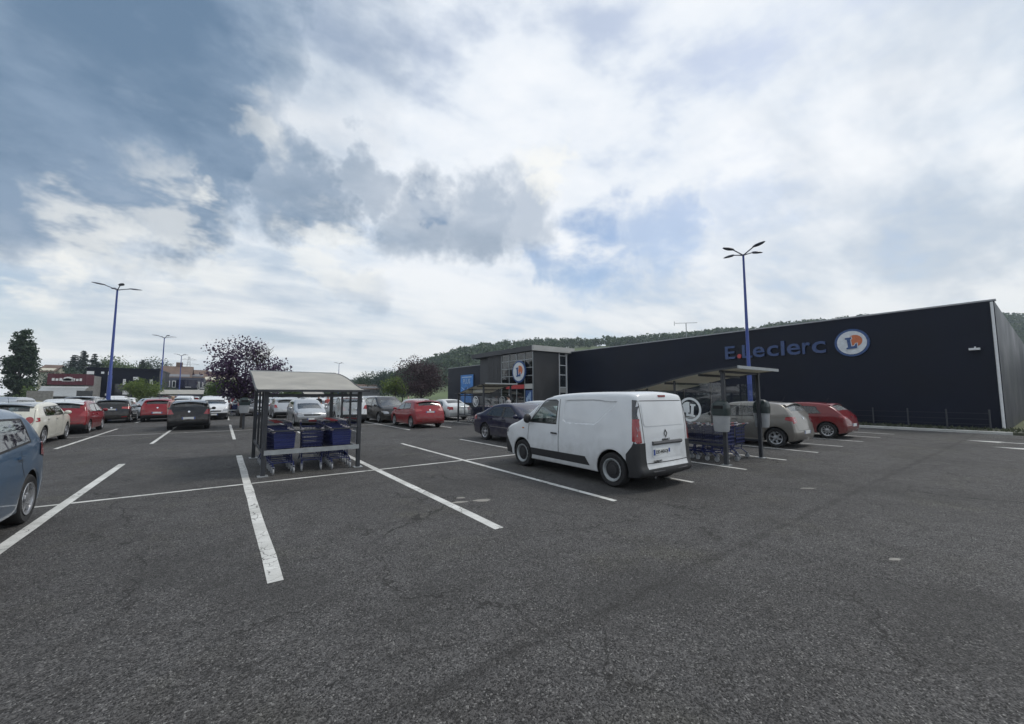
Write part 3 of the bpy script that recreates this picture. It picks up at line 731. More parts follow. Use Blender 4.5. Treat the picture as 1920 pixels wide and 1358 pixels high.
def tree(name, label, x, y, h, cw, z0, leaf, n, lsize, seed, trunk=0.09, shape='round', group=None, bare=0, cat='tree', lean=0.0, nclump=26):
    rng = np.random.default_rng(seed)
    t = tag(empty(name, (x, y, 0), 0), label, cat, group)
    tips = []
    mb = MB()
    top = h * (.62 if shape != 'conifer' else .97)
    tr = [(0, 0, -.05), (lean * .3 + rng.normal(0, .03), rng.normal(0, .03), top * .35), (lean * .7, rng.normal(0, .05), top * .7), (lean, 0, top)]
    mb.tube(tr, [trunk, trunk * .85, trunk * .6, trunk * .3], 8)
    if shape == 'conifer':
        cl = []
        lev = int(h / 0.55)
        for i in range(lev):
            f = i / lev; z = z0 + (h - z0) * f
            rad = cw / 2 * (1 - f) ** .8 * rng.uniform(.75, 1.1) + .1
            for k in range(int(5 + 5 * (1 - f))):
                a = rng.uniform(0, 6.28); L = rad * rng.uniform(.7, 1.1)
                m_ = max(4, int(n / lev / 7))
                s_ = rng.uniform(.1, 1, m_)
                c = np.stack([np.cos(a) * L * s_, np.sin(a) * L * s_, z - .22 * L * s_ ** 2 + .1 * L], 1) + rng.normal(0, .10 * rad + .06, (m_, 3)) * (1, 1, .5)
                cl.append(c)
        C = np.concatenate(cl)
        v = quads(C, np.full(len(C), lsize), rng, flat=.45, aspect=2.2)
    else:
        cz = (h + z0) / 2; rz = (h - z0) / 2; cl = []
        for k in range(nclump):
            u = rng.normal(size=3); u /= np.linalg.norm(u); rr = rng.uniform(.35, .98)
            wd = 1.0
            if shape == 'column': wd = .95 * (1 - .75 * max(0, u[2] * rr) ** 1.3); rr = rr ** .8
            if shape == 'vase': wd = .55 + .55 * (u[2] * rr * .5 + .5)
            c = np.array([u[0] * cw / 2 * rr * wd, u[1] * cw / 2 * rr * wd, cz + u[2] * rz * rr])
            cl.append(c)
        C = []
        for k, c in enumerate(cl):
            m_ = max(6, int(n / nclump * rng.uniform(.5, 1.5)))
            sd_ = rng.uniform(.10, .19) * min(cw, h - z0) * (1.0 if shape != 'column' else .9)
            g_ = rng.normal(0, 1, (m_, 3)); nr_ = np.linalg.norm(g_, axis=1, keepdims=True)
            g_ = np.where(nr_ > 2.1, g_ / nr_ * rng.uniform(.4, 2.1, (m_, 1)), g_)
            C.append(g_ * (sd_, sd_, sd_ * .8) + c)
            b0 = Vector((lean * min(1, c[2] / top), 0, min(top * .95, max(z0 * .7, c[2] * .55))))
            mid = b0.lerp(Vector(c), .5) + Vector((0, 0, -.05 * h * rng.uniform(0, 1)))
            if k % 2 == 0 or bare: mb.tube([b0, mid, Vector(c)], [trunk * .38, trunk * .25, trunk * .08], 5, cap=False)
        C = np.concatenate(C)
        C = C[C[:, 2] > z0 * .8]
        v = quads(C, np.full(len(C), lsize), rng)
    for k in range(bare):                                        # dead bare twigs above the crown
        a = rng.uniform(-.6, .8); b0 = Vector((rng.uniform(.1, .95) * cw * .30, rng.uniform(-.4, .4), h * .74))
        L = rng.uniform(.5, 1.15)
        p1 = b0 + Vector((math.sin(a) * L * .5, rng.uniform(-.2, .2), L * .55)); p2 = p1 + Vector((math.sin(a + .3) * L * .5, rng.uniform(-.2, .2), L * .5))
        mb.tube([b0, p1, p2], [.022, .014, .004], 5, cap=False)
        for q in range(9):
            s0 = b0.lerp(p1, rng.uniform(.3, 1)) if q < 2 else p1.lerp(p2, rng.uniform(0, .8))
            mb.tube([s0, s0 + Vector((rng.normal(0, .25), rng.normal(0, .2), rng.uniform(.15, .5)))], [.009, .003], 4, cap=False)
    mb.build('trunk', M['bark'], t, sm=60)
    obj('crown', quad_mesh('crown', v), M[leaf], t)
    return t
def at_px(px, d): return ground_at(px, d)
# planted trees in the car park
tree('plum_tree', 'purple-leaved plum tree with bare dead twigs behind the near left shelter', 0.98, 26.2, 4.5, 4.5, 1.4, 'leaf_purple', 7000, .085, 21, .12, 'vase', bare=14, nclump=27)
x, y = at_px(790, 45.0)
tree('plum_tree', 'dark plum tree in front of the far dark store wall', x, y, 5.9, 5.2, 1.3, 'leaf_plum', 9000, .12, 22, .14, nclump=44)
x, y = at_px(268, 47.0)
tree('young_tree', 'bright green young tree beside the second blue lamp post', x, y, 4.0, 3.7, 1.1, 'leaf_lime', 5200, .105, 23, .07)
x, y = at_px(425, 36.0)
tree('young_tree', 'dark green young tree left of the purple plum tree', x, y, 3.3, 2.9, 1.5, 'leaf_green', 4200, .095, 24, .06)
x, y = at_px(741, 52.0)
tree('young_tree', 'small yellow-green tree left of the dark plum tree', x, y, 4.3, 2.9, 1.2, 'leaf_lime', 1800, .17, 25, .07)
x, y = at_px(545, 60.0)
tree('young_tree', 'green tree seen through the near left shelter', x, y, 3.4, 3.6, 1.2, 'leaf_green', 1800, .17, 26, .07)
# trees along the left skyline
x, y = at_px(34, 62)
tree('poplar_tree', 'tall dark poplar at the left edge of the view', x, y, 12.9, 3.4, .2, 'leaf_dark', 15000, .22, 31, .2, 'column', nclump=110)
x, y = at_px(70, 58)
tree('laurel_bush', 'rounded green bush at the foot of the tall poplar', x, y, 3.6, 4.4, .1, 'leaf_green', 2400, .2, 32, .08, cat='bush')
for i, (px, d, top, w, lf, shp, lab) in enumerate((
        (110, 120, 685, 9, 'leaf_dark', 'round', 'low dark tree just right of the tall poplar'),
        (135, 104, 663, 8, 'leaf_conifer', 'conifer', 'left of the two dark firs behind the red-fronted restaurant'),
        (150, 110, 655, 8.5, 'leaf_conifer', 'conifer', 'taller middle fir behind the red-fronted restaurant'),
        (172, 108, 661, 7.5, 'leaf_conifer', 'conifer', 'ragged fir just left of the tall blue lamp post'),
        (118, 98, 690, 7, 'leaf_dark', 'round', 'broad dark tree behind the left end of the restaurant'),
        (192, 118, 676, 12, 'leaf_dark', 'round', 'dark tree behind the tall blue lamp post'),
        (218, 112, 671, 11, 'leaf_green', 'round', 'round-topped green tree above the dark shop building'),
        (262, 118, 673, 7, 'leaf_conifer', 'conifer', 'pointed fir left of the second blue lamp post'),
        (285, 125, 679, 13, 'leaf_dark', 'round', 'wide dark tree behind the second blue lamp post'),
        (245, 128, 686, 12, 'leaf_dark', 'round', 'dull green tree between shop building and pointed fir'),
        (388, 170, 697, 14, 'leaf_dark', 'round', 'low green tree behind the brown-roofed houses'),
        (668, 150, 713, 16, 'leaf_dark', 'round', 'low rounded tree far behind the shelter roof corner'),
        (700, 130, 700, 12, 'leaf_dark', 'round', 'rounded tree right of the far lamp post'),
        (728, 118, 690, 12, 'leaf_conifer', 'round', 'tall dark tree left of the dark plum tree'),
        (755, 110, 694, 9, 'leaf_dark', 'round', 'dark tree directly behind the dark plum tree'))):
    x, y = at_px(px, d); z = at_depth(px, top, d).z
    tree('fir_tree' if shp == 'conifer' else 'broad_tree', lab, x, y, z, w, z * .08, lf, 5200 if shp == 'conifer' else 6000, .03 * z ** .5 * 2.0 + .10, 40 + i, .16, shp, nclump=34)
for i, (px, d, h_, w, lf, lab) in enumerate(((92, 60, 2.6, 3.4, 'leaf_green', 'low green bush left of the red-fronted restaurant'), (312, 70, 3.0, 3.2, 'leaf_green', 'small green tree below the slate building'),
                                              (402, 60, 3.2, 3.0, 'leaf_green', 'small green tree in front of the cream house'), (470, 70, 3.6, 4.2, 'leaf_dark', 'dark low tree behind the purple plum tree'),
                                              (232, 90, 4.2, 5.0, 'leaf_lime', 'pale green tree in front of the dark shop building'))):
    x, y = at_px(px, d); tree('young_tree', lab, x, y, h_, w, .3, lf, 3200, .13, 170 + i, .06, nclump=24)
# low hedge line that closes the far side of the car park
for i, px in enumerate(range(440, 700, 26)):
    d = 138 + (i * 37 % 20); x, y = at_px(px, d)
    tree('hedge_tree', '%s low tree from the left in the hedge line across the far end' % ('first second third fourth fifth sixth seventh eighth ninth tenth'.split()[i]), x, y, 4.6 + (i * 29 % 17) * .12, 6.5, .2, 'leaf_green' if i % 3 else 'leaf_dark', 2600, .22, 80 + i, .12,
         group='hedge line across the far end of the car park', nclump=20)

# trees that close the view on either side of the frame
for i, (x, y, h_, w, lf) in enumerate(((-52, 60, 8, 8, 'leaf_dark'), (-60, 48, 7, 8, 'leaf_green'), (-66, 36, 8.5, 9, 'leaf_dark'), (-68, 22, 7, 9, 'leaf_green'), (-70, 8, 8, 9, 'leaf_dark'),
                                       (-47, 72, 9, 8, 'leaf_dark'), (-38, 84, 9, 9, 'leaf_green'), (92, -6, 9, 9, 'leaf_dark'), (100, -16, 8, 9, 'leaf_green'), (84, -1, 8, 7, 'leaf_dark'))):
    side = 'left' if x < 0 else 'right'
    tree('broad_tree', '%s leafy tree of the boundary row just out of view on the %s' % ('first second third fourth fifth sixth seventh eighth ninth tenth'.split()[i], side), x, y, h_, w, .4, lf, 2600, .26, 140 + i, .14, nclump=26, group='boundary trees')

# ------------------------------------------------------------------ buildings on the left
def front(px, d):                                              # x for a facade facing -Y, at the depth of px
    p = at_depth(px, 741, d); return p
def house(name, label, px0, px1, Y, top, depth, wall, roof=None, ridge=None, base=745):
    a, b = at_y(px0, top, Y), at_y(px1, top, Y)
    h = (a.z + b.z) / 2
    e = tag(empty(name, ((a.x + b.x) / 2, Y, 0)), label, 'building')
    w = (b.x - a.x) / 2
    MB().box(-w, w, 0, depth, -.05, h).build('wall', M[wall], e)
    return e, w, h
# restaurant with a red fascia
e, w, h = house('restaurant', 'small restaurant with dark red fascia, white awning and grey stone base', 98, 162, 74, 702, 9, 'stone')
MB().box(-w - .3, w + .1, -.35, 3.5, h - 1.35, h + .05).build('fascia', M['brick_red'], e)
for k, (cx, ln) in enumerate(((-w * .40, 1.6), (w * .36, 1.5))):
    for q in range(5):
        MB().box(cx - ln / 2 + q * ln / 5, cx - ln / 2 + (q + .72) * ln / 5, -.38, -.352, h - .85, h - .52 - .05 * (q % 2)).build('letter', M['white_paint'], e)
MB().prism([(-.55, h - .9), (.55, h - .9), (.38, h - .45), (.12, h - .34), (-.12, h - .34), (-.38, h - .45)], -.38, -.352, 'xz').build('logo_mark', M['white_paint'], e)
aw = MB().add([(-w - .7, -.36, h - 1.62), (w + .3, -.36, h - 1.62), (w - .1, -2.0, h - 2.75), (-w - .9, -2.0, h - 2.75), (-w - .7, -.36, h - 1.72), (w + .3, -.36, h - 1.72), (w - .1, -2.0, h - 2.85), (-w - .9, -2.0, h - 2.85)],
              [(0, 1, 2, 3), (7, 6, 5, 4), (3, 2, 6, 7), (0, 4, 5, 1), (1, 5, 6, 2), (0, 3, 7, 4)])
aw.build('awning', M['galvanised'], e)
MB().box(-w - .75, w + .35, -.45, -.352, h - 1.75, h - 1.55).build('trim', M['white_paint'], e)
for k in range(6):
    x0 = -w + .3 + k * (2 * w - .5) / 6
    f = MB().box(x0, x0 + (2 * w - .5) / 6 - .25, -.06, -.004, h - 5.2, h - 3.0).build('window', M['window_dark'], e)
    MB().box(x0 + .1, x0 + .5, -.075, -.062, h - 4.9, h - 4.2).build('pane', M['galvanised'], f)
MB().box(w - 2.6, w + 1.4, -2.6, -2.4, 1.0, h - 3.6).build('terrace_screen', M['stone'], e)
MB().box(w - .2, w + 1.2, -2.65, -2.61, 2.3, h - 3.9).build('terrace_window', M['window_dark'], e)
# dark shop building
e, w, h = house('shop_building', 'dark flat-roofed shop building behind the tall blue lamp post', 163, 300, 82, 693, 14, 'dark_cladding')
MB().box(-w - .1, w + .1, -.1, 14, h, h + .2).build('coping', M['dark_cladding'], e)
for i, (pa, pb, ta, tb) in enumerate(((163, 176, 696, 702), (190, 195, 697, 701), (203, 210, 697, 703), (231, 235, 711, 722), (230, 241, 733, 740), (197, 202, 738, 742), (250, 260, 707, 713), (281, 286, 712, 722))):
    a, b = at_y(pa, ta, 81.9), at_y(pb, tb, 81.9); cx = e.location.x
    MB().box(a.x - cx, b.x - cx, -.14, -.02, b.z, a.z).build('sign_panel', M['white_paint'], e)
MB().prism([(-.9, 1.1), (.9, 1.1), (.9, 3.4), (-.9, 3.4)], -.12, -.03, 'xz').build('door', M['window_dark'], e)
# slate building with navy box and white windows
e, w, h = house('slate_building', 'slate-grey building with white framed windows and a navy shopfront box', 296, 383, 112, 708, 14, 'render_slate')
cx = e.location.x
a, b = at_y(331, 712, 109), at_y(369, 728, 109)
MB().box(a.x - cx, b.x - cx, -3.0, -.01, b.z, a.z).build('shopfront_box', M['paint_navy'], e)
a, b = at_y(347, 725.5, 108.9), at_y(358, 726.6, 108.9)
MB().box(a.x - cx, b.x - cx, -3.06, -3.01, b.z, a.z).build('lettering', M['white_paint'], e)
for pa, pb, ta, tb in ((302, 306, 715, 720), (315, 318, 714, 726), (323, 329, 714, 727), (371.5, 374, 716, 731), (379, 381.5, 717, 725), (370, 383, 727, 729)):
    a, b = at_y(pa, ta, 111.9), at_y(pb, tb, 111.9)
    f = MB().box(a.x - cx, b.x - cx, -.12, -.01, b.z, a.z).build('window', M['white_paint'], e)
    if pb - pa < 7 and tb - ta > 6:
        MB().box(a.x - cx + .12, b.x - cx - .12, -.14, -.122, b.z + .15, a.z - .15).build('pane', M['window_dark'], f)
# gable roofed houses behind
def gable(name, label, px0, px1, Y, eave, ridge, depth, wall, axis='x', chimney=None):
    a, b = at_y(px0, eave, Y), at_y(px1, eave, Y); rz = at_y((px0 + px1) / 2, ridge, Y + depth / 2).z
    e = tag(empty(name, ((a.x + b.x) / 2, Y, 0)), label, 'house'); w = (b.x - a.x) / 2; h = (a.z + b.z) / 2
    MB().box(-w, w, 0, depth, -.05, h).prism([(-w, h), (w, h), (w, h + .01), (-w, h + .01)], 0, depth, 'xz').build('wall', M[wall], e)
    gb = MB().prism([(0.02, h), (depth - .02, h), (depth / 2, rz - .25)], -w + .01, w - .01, 'yz'); gb.build('gable', M[wall], e)
    r = MB()
    for s in (0, 1):
        y0, y1 = (-.5, depth / 2) if s == 0 else (depth + .5, depth / 2)
        z0 = h - .35
        r.add([(-w - .4, y0, z0), (w + .4, y0, z0), (w + .4, y1, rz), (-w - .4, y1, rz), (-w - .4, y0, z0 - .22), (w + .4, y0, z0 - .22), (w + .4, y1, rz - .22), (-w - .4, y1, rz - .22)],
              [(0, 1, 2, 3), (7, 6, 5, 4), (0, 4, 5, 1), (1, 5, 6, 2), (2, 6, 7, 3), (3, 7, 4, 0)])
    ro = r.build('roof', M['roof_tile'], e)
    if chimney is not None:
        MB().box(chimney * w - .7, chimney * w + .7, depth / 2 - .4, depth / 2 + .4, rz - .6, rz + 1.1).build('chimney', M['roof_tile'], ro)
    return e, w, h
e, w, h = gable('gabled_house', 'grey house with wide brown tiled roof and chimney behind the slate building', 300, 356, 138, 706, 687, 12, 'render_grey', chimney=.1)
e, w, h = gable('gabled_house', 'cream house with low brown tiled roof right of the slate building', 384, 442, 132, 712, 697, 12, 'render_cream')
cx = e.location.x
for pa, pb, ta, tb in ((392, 398, 722, 732), (401, 406, 735, 744), (418, 424, 722, 732)):
    a, b = at_y(pa, ta, 131.9), at_y(pb, tb, 131.9)
    f = MB().box(a.x - cx, b.x - cx, -.1, -.01, b.z, a.z).build('window', M['render_grey'], e)
    MB().box(a.x - cx + .1, b.x - cx - .1, -.13, -.102, b.z + .1, a.z - .1).build('pane', M['window_dark'], f)
e, w, h = gable('gabled_house', 'brown-roofed house partly hidden by the cream house', 356, 386, 146, 706, 694, 12, 'render_grey')
e, w, h = gable('gabled_house', 'low grey shed far behind the shelter roof corner', 672, 712, 125, 727, 721, 10, 'render_grey')
e, w, h = gable('gabled_house', 'pale house roof just right of the tall poplar', 72, 100, 150, 694, 684, 12, 'render_cream')
# grass bank in front of the restaurant
bk = MB(); bw = []
for i in range(13):
    for j in range(7):
        X = -46 + i * 2.7; Y = 52 + j * 3.2
        zz = 1.55 * math.sin(min(1, j / 5) * PI / 2) * (1 if i < 9 else max(0, 1 - (i - 9) / 3.5)) + .08 * math.sin(i * 2.1 + j)
        bw.append((X + .35 * j, Y, zz - .03 if j else -.05))
bk.add(bw, [(i * 7 + j, (i + 1) * 7 + j, (i + 1) * 7 + j + 1, i * 7 + j + 1) for i in range(12) for j in range(6)])
tag(bk.build('grass_bank', M['dry_grass'], sm=80), kind='structure')
a, b = at_y(50, 733, 69), at_y(98, 744, 69)
w_ = tag(MB().box(a.x, b.x, 69, 69.3, 0.8, a.z).build('low_wall', M['stone']), 'low pale stone wall left of the restaurant on the bank', 'wall')
# power pylon
px_, py_ = ground_at(350, 300)
py = tag(empty('power_pylon', (px_, py_, 0)), 'thin lattice power pylon above the brown roofs', 'pylon')
mb = MB(); H = at_depth(350, 668, 300).z
for s in range(9):
    z0, z1 = H * s / 9, H * (s + 1) / 9
    r0, r1 = 2.6 * (1 - s / 9) + .35, 2.6 * (1 - (s + 1) / 9) + .35
    for a in range(4):
        sx, sy = ((-1, -1), (1, -1), (1, 1), (-1, 1))[a]; tx, ty = ((1, -1), (1, 1), (-1, 1), (-1, -1))[a]
        mb.bar((sx * r0, sy * r0, z0), (sx * r1, sy * r1, z1), .18); mb.bar((sx * r0, sy * r0, z0), (tx * r1, ty * r1, z1), .10)
mb.build('lattice', M['galvanised'], py)
for z, l in ((H * .80, 6.5), (H * .92, 4.5)):
    MB().bar((-l, 0, z), (l, 0, z), .22).bar((-l, 0, z), (0, 0, z + 1.6), .12).bar((l, 0, z), (0, 0, z + 1.6), .12).build('cross_arm', M['galvanised'], py)

# ------------------------------------------------------------------ lamp posts
def lamp_post():
    t = empty('lamp_post')
    MB().lathe([(.24, 0), (.24, .03), (.16, .05)], 12, 'z').build('base_plate', M['mast_blue'], t, sm=40)
    MB().tube([(0, 0, .03), (0, 0, 3.1), (0, 0, 3.13), (0, 0, 9.25)], [.125, .11, .09, .05], 14).build('pole', M['mast_blue'], t, sm=50)
    for k in range(4):
        a = R(8) + k * PI / 2
        d = Vector((math.cos(a), math.sin(a), 0)); n = Vector((-d.y, d.x, 0))
        ar = MB().tube([Vector((0, 0, 9.2)), d * .30 + Vector((0, 0, 9.31)), d * .66 + Vector((0, 0, 9.43))], [.035, .03, .03], 8).build('arm', M['lamp_grey'], t, sm=50)
        P = []
        prof = ((.62, .05, .05), (.72, .10, .06), (.86, .155, .055), (1.08, .145, .04), (1.30, .06, .02))
        b = MB()
        for (s, w, hh) in prof:
            zc = 9.44 + (s - .62) * .06
            for sx, sz in ((-1, -1), (1, -1), (1, 1), (-1, 1)):
                b.v.append(tuple(d * s + n * w * sx * (1 if sz < 0 else .75) + Vector((0, 0, zc + hh * .5 * sz))))
        for i in range(len(prof) - 1):
            for q in range(4): b.f.append((i * 4 + q, i * 4 + (q + 1) % 4, i * 4 + 4 + (q + 1) % 4, i * 4 + 4 + q))
        b.f += [(3, 2, 1, 0), (16, 17, 18, 19)]
        hd_ = b.build('lamp_head', M['lamp_grey'], ar)
    return t
lp0 = lamp_post()
LAMPS = [((22.2, 9.45), 'tall blue lamp post with four heads in front of the store lettering'),
         ((-6.35, 39.0), 'tall blue lamp post with four heads at the left of the car park'),
         ((-6.4, 68.6), 'second blue lamp post behind the tall left one, above the bright green tree'),
         ((-6.5, 98.0), 'third lamp post in the left row, above the brown roofs'),
         ((22.4, 101.0), 'small distant lamp post right of the near shelter roof')]
for i, ((x, y), lab) in enumerate(LAMPS):
    o = lp0 if i == 0 else copy_tree(lp0)
    o.location = (x, y, 0); o.rotation_euler = (0, 0, R([-28, 12, 18, 24, 10][i])); tag(o, lab, 'lamp post', 'four-headed lamp posts of the car park')

# ================================================================== VEHICLES
def chaikin(P, Lb, it=2):
    for _ in range(it):
        Q, B = [P[0]], []
        for i in range(len(P) - 1):
            a, b = P[i], P[i + 1]
            q = (a[0] * .75 + b[0] * .25, a[1] * .75 + b[1] * .25); r = (a[0] * .25 + b[0] * .75, a[1] * .25 + b[1] * .75)
            if i == 0: q = a
            if i == len(P) - 2: r = b
            if i > 0: Q.append(q); B.append(Lb[i])
            Q.append(r); B.append(Lb[i])
        P, Lb = Q, B
    return P, Lb
def inside(p, poly):
    x, y = p; c = False; n = len(poly)
    for i in range(n):
        x1, y1 = poly[i]; x2, y2 = poly[i - 1]
        if (y1 > y) != (y2 > y) and x < (x2 - x1) * (y - y1) / (y2 - y1) + x1: c = not c
    return c
def near_poly(p, poly, eps=2e-4):
    for i in range(len(poly)):
        a, b = poly[i - 1], poly[i]; dx, dy = b[0] - a[0], b[1] - a[1]
        t = max(0, min(1, ((p[0] - a[0]) * dx + (p[1] - a[1]) * dy) / (dx * dx + dy * dy)))
        if (p[0] - a[0] - dx * t) ** 2 + (p[1] - a[1] - dy * t) ** 2 < eps * eps: return True
    return False
def sstep(a, b, x):
    t = min(1, max(0, (x - a) / (b - a))); return t * t * (3 - 2 * t)
def submesh(V, F, name, ang=32):
    used = sorted({i for f in F for i in f}); mp = {u: k for k, u in enumerate(used)}
    me = bpy.data.meshes.new(name); me.from_pydata([V[u] for u in used], [], [tuple(mp[i] for i in f) for f in F])
    me.update(); smooth(me, ang); return me
class Shell:
    """hollow car body: a silhouette with wheel arches, filleted into curved sides, real window openings"""
    def __init__(s, S):
        s.S = S; W = S['W'] / 2; L = S['L'] / 2; Rw = S['Rw']; Ra = Rw + S.get('gap', .055)
        zb0, zbs = S['belt']; tum = S['tum']; zm = S.get('zm', .62)
        def Y(x, z):
            pf = 1 - S.get('tf', .13) * max(0, (x - S.get('xft', L - 1.1)) / (L - S.get('xft', L - 1.1))) ** 2.2
            pr = 1 - S.get('tr', .05) * max(0, (-x - S.get('xrt', L - .8)) / (L - S.get('xrt', L - .8))) ** 2.2
            y = W * pf * pr; zb = zb0 + zbs * x
            if z < zm: y -= .055 * ((zm - z) / zm) ** 2
            elif z < zb: y -= .025 * ((z - zm) / max(.05, zb - zm)) ** 2
            else:
                u = z - zb; y -= .025 + tum * u * sstep(-.02, .10, u) + .10 * u * u
            for (po, pi_, dep) in S.get('emboss', []):
                if inside((x, z), pi_) or near_poly((x, z), pi_): y -= dep
            return y
        s.Y = Y
        top, lab = chaikin(S['top'], S['lab'], 2)
        O, B = [], []
        for i in range(len(top) - 1):
            a, b = top[i], top[i + 1]; n = max(1, int(math.dist(a, b) / .13))
            for k in range(n):
                O.append((a[0] + (b[0] - a[0]) * k / n, a[1] + (b[1] - a[1]) * k / n)); B.append(lab[i])
        O.append(top[-1]); B.append('under')
        zs = S['sill']
        for xc in (S['xr'], S['xf']):
            a0 = math.asin((zs - Rw) / Ra); n = 16
            for k in range(n + 1):
                ph = PI - a0 + (2 * a0 - PI) * k / n
                O.append((xc + Ra * math.cos(ph), Rw + Ra * math.sin(ph))); B.append('arch' if k < n else 'under')
            if xc == S['xr']:
                for k in range(1, 8):
                    xa, xb = xc + Ra * math.cos(a0), S['xf'] - Ra * math.cos(a0)
                    O.append((xa + (xb - xa) * k / 8, zs)); B.append('under')
        n = len(O)
        rad = {'bumper': .07, 'nose': .09, 'hood': .09, 'screen': .05, 'roof': S.get('rroof', .085), 'rglass': .06, 'rear': S.get('rrear', .08), 'boot': .09, 'rbumper': .07, 'under': .03, 'arch': .022}
        bow = {'bumper': .13, 'nose': .12, 'hood': .035, 'screen': .075, 'roof': .022, 'rglass': .06, 'rear': S.get('brear', .04), 'boot': .03, 'rbumper': S.get('brear', .05) + .02, 'under': 0, 'arch': 0}
        r = [rad[b] for b in B]; bo = [bow[b] for b in B]
        for _ in range(3):
            r = [(r[i - 1] + 2 * r[i] + r[(i + 1) % n]) / 4 if B[i] not in ('arch', 'under') else r[i] for i in range(n)]
            bo = [(bo[i - 1] + 2 * bo[i] + bo[(i + 1) % n]) / 4 if B[i] not in ('arch', 'under') else bo[i] for i in range(n)]
        nrm = []
        for i in range(n):
            tx, tz = O[(i + 1) % n][0] - O[i - 1][0], O[(i + 1) % n][1] - O[i - 1][1]; l = math.hypot(tx, tz) or 1
            nrm.append((-tz / l, tx / l))
        V, F = [], []
        rings = {}
        TH = [0, 25, 50, 70, 90]
        for sg in (1, -1):
            for k, th in enumerate(TH):
                idx = []
                for i in range(n):
                    d = r[i] * (1 - math.cos(R(th))); dr = r[i] * (1 - math.sin(R(th)))
                    x, z = O[i][0] + nrm[i][0] * d, O[i][1] + nrm[i][1] * d
                    idx.append(len(V)); V.append((x, sg * (Y(x, z) - dr), z))
                rings[sg, k] = idx
        parts = S.get('side_parts', [])
        def key_side(x, z, lb=None):
            for nm, poly in parts:
                if inside((x, z), poly): return nm
            if lb in ('under', 'arch'): return 'underbody'
            return 'body'
        for sg in (1, -1):
            for k in range(len(TH) - 1):
                a, b = rings[sg, k], rings[sg, k + 1]
                for i in range(n):
                    j = (i + 1) % n
                    f = (a[i], a[j], b[j], b[i]) if sg < 0 else (a[j], a[i], b[i], b[j])
                    c = V[b[i]]
                    F.append((f, key_side(c[0], c[2], None)))
        # across the car
        NC = 12
        cols = []
        for c in range(NC + 1):
            t = -1 + 2 * c / NC
            if c == 0: cols.append(rings[-1, 0]); continue
            if c == NC: cols.append(rings[1, 0]); continue
            idx = []
            for i in range(n):
                x, y, z = V[rings[1, 0][i]]; b = bo[i] * (1 - t * t)
                if B[i] in ('arch',): b = 0
                idx.append(len(V)); V.append((x - nrm[i][0] * b, y * t, z - nrm[i][1] * b))
            cols.append(idx)
        for c in range(NC):
            for i in range(n):
                j = (i + 1) % n; lb = B[i]
                f = (cols[c][i], cols[c + 1][i], cols[c + 1][j], cols[c][j])
                zc = (O[i][1] + O[j][1]) / 2; xc = (O[i][0] + O[j][0]) / 2
                key = 'body'
                if lb in ('under', 'arch'): key = 'underbody'
                elif lb == 'screen' and 0 < c < NC - 1: key = 'windscreen'
                elif lb == 'rglass' and 0 < c < NC - 1: key = 'rear_window'
                else:
                    for nm, poly in parts:
                        if inside((xc, zc), poly) and (zc < S.get('strip_z', 9) or c in (0, NC - 1)): key = nm
                if lb == 'roof' and S.get('roofpart') and key == 'body': key = 'roof'
                F.append((f, key))
        # sides, triangulated around window outlines
        ring2 = [(V[i][0], V[i][2]) for i in rings[1, len(TH) - 1]]
        pts = [Vector(p) for p in ring2]; edges = [(i, (i + 1) % n) for i in range(n)]
        polys = list(S['windows']) + [p for nm, p in parts] + [p for e in S.get('emboss', []) for p in e[:2]]
        for po in polys:
            b0 = len(pts); m_ = len(po); pp = []
            for i in range(m_):
                a, b = po[i], po[(i + 1) % m_]; q = max(1, int(math.dist(a, b) / .15))
                pp += [(a[0] + (b[0] - a[0]) * k / q, a[1] + (b[1] - a[1]) * k / q) for k in range(q)]
            pts += [Vector(p) for p in pp]; edges += [(b0 + i, b0 + (i + 1) % len(pp)) for i in range(len(pp))]
        g = .095
        xs = np.arange(-L, L, g); zz = np.arange(.2, S['H'], g)
        for a_, x in enumerate(xs):
            for z in zz:
                p = (x + (.5 * g if int(round(z / g)) % 2 else 0), z)
                if inside(p, ring2) and min((p[0] - q[0]) ** 2 + (p[1] - q[1]) ** 2 for q in ring2) > (g * .55) ** 2:
                    pts.append(Vector(p))
        ov, oe, of, orig, _, _ = geometry.delaunay_2d_cdt(pts, edges, [], 0, 1e-5)
        for sg in (1, -1):
            vi = []
            for k, p in enumerate(ov):
                o_ = [q for q in orig[k] if q < n]
                if o_: vi.append(rings[sg, len(TH) - 1][o_[0]])
                else: vi.append(len(V)); V.append((p.x, sg * Y(p.x, p.y), p.y))
            for f in of:
                c = (sum(ov[i].x for i in f) / 3, sum(ov[i].y for i in f) / 3)
                if not inside(c, ring2): continue
                key = None
                for w, po in enumerate(S['windows']):
                    if inside(c, po): key = ('window', w, sg)
                if key is None: key = key_side(*c)
                ff = tuple(vi[i] for i in f)
                a, b, d = (Vector(V[i]) for i in ff)
                if (b - a).cross(d - a).y * sg < 0: ff = ff[::-1]
                F.append((ff, key))
        s.V, s.F = V, F
        s.bvh = BVHTree.FromPolygons([Vector(v) for v in V], [f for f, k in F])
    def keys(s):
        d = {}
        for f, k in s.F: d.setdefault(k, []).append(f)
        return d
    def hit(s, mode, a, b):
        if mode == 'left': o, d = Vector((a, 3, b)), Vector((0, -1, 0))
        elif mode == 'right': o, d = Vector((a, -3, b)), Vector((0, 1, 0))
        elif mode == 'rear': o, d = Vector((-5, a, b)), Vector((1, 0, 0))
        elif mode == 'front': o, d = Vector((5, a, b)), Vector((-1, 0, 0))
        else: o, d = Vector((a, b, 4)), Vector((0, 0, -1))
        loc, nr, _, _ = s.bvh.ray_cast(o, d)
        if loc is None: return None, None
        if nr.dot(d) > 0: nr = -nr
        return loc, nr
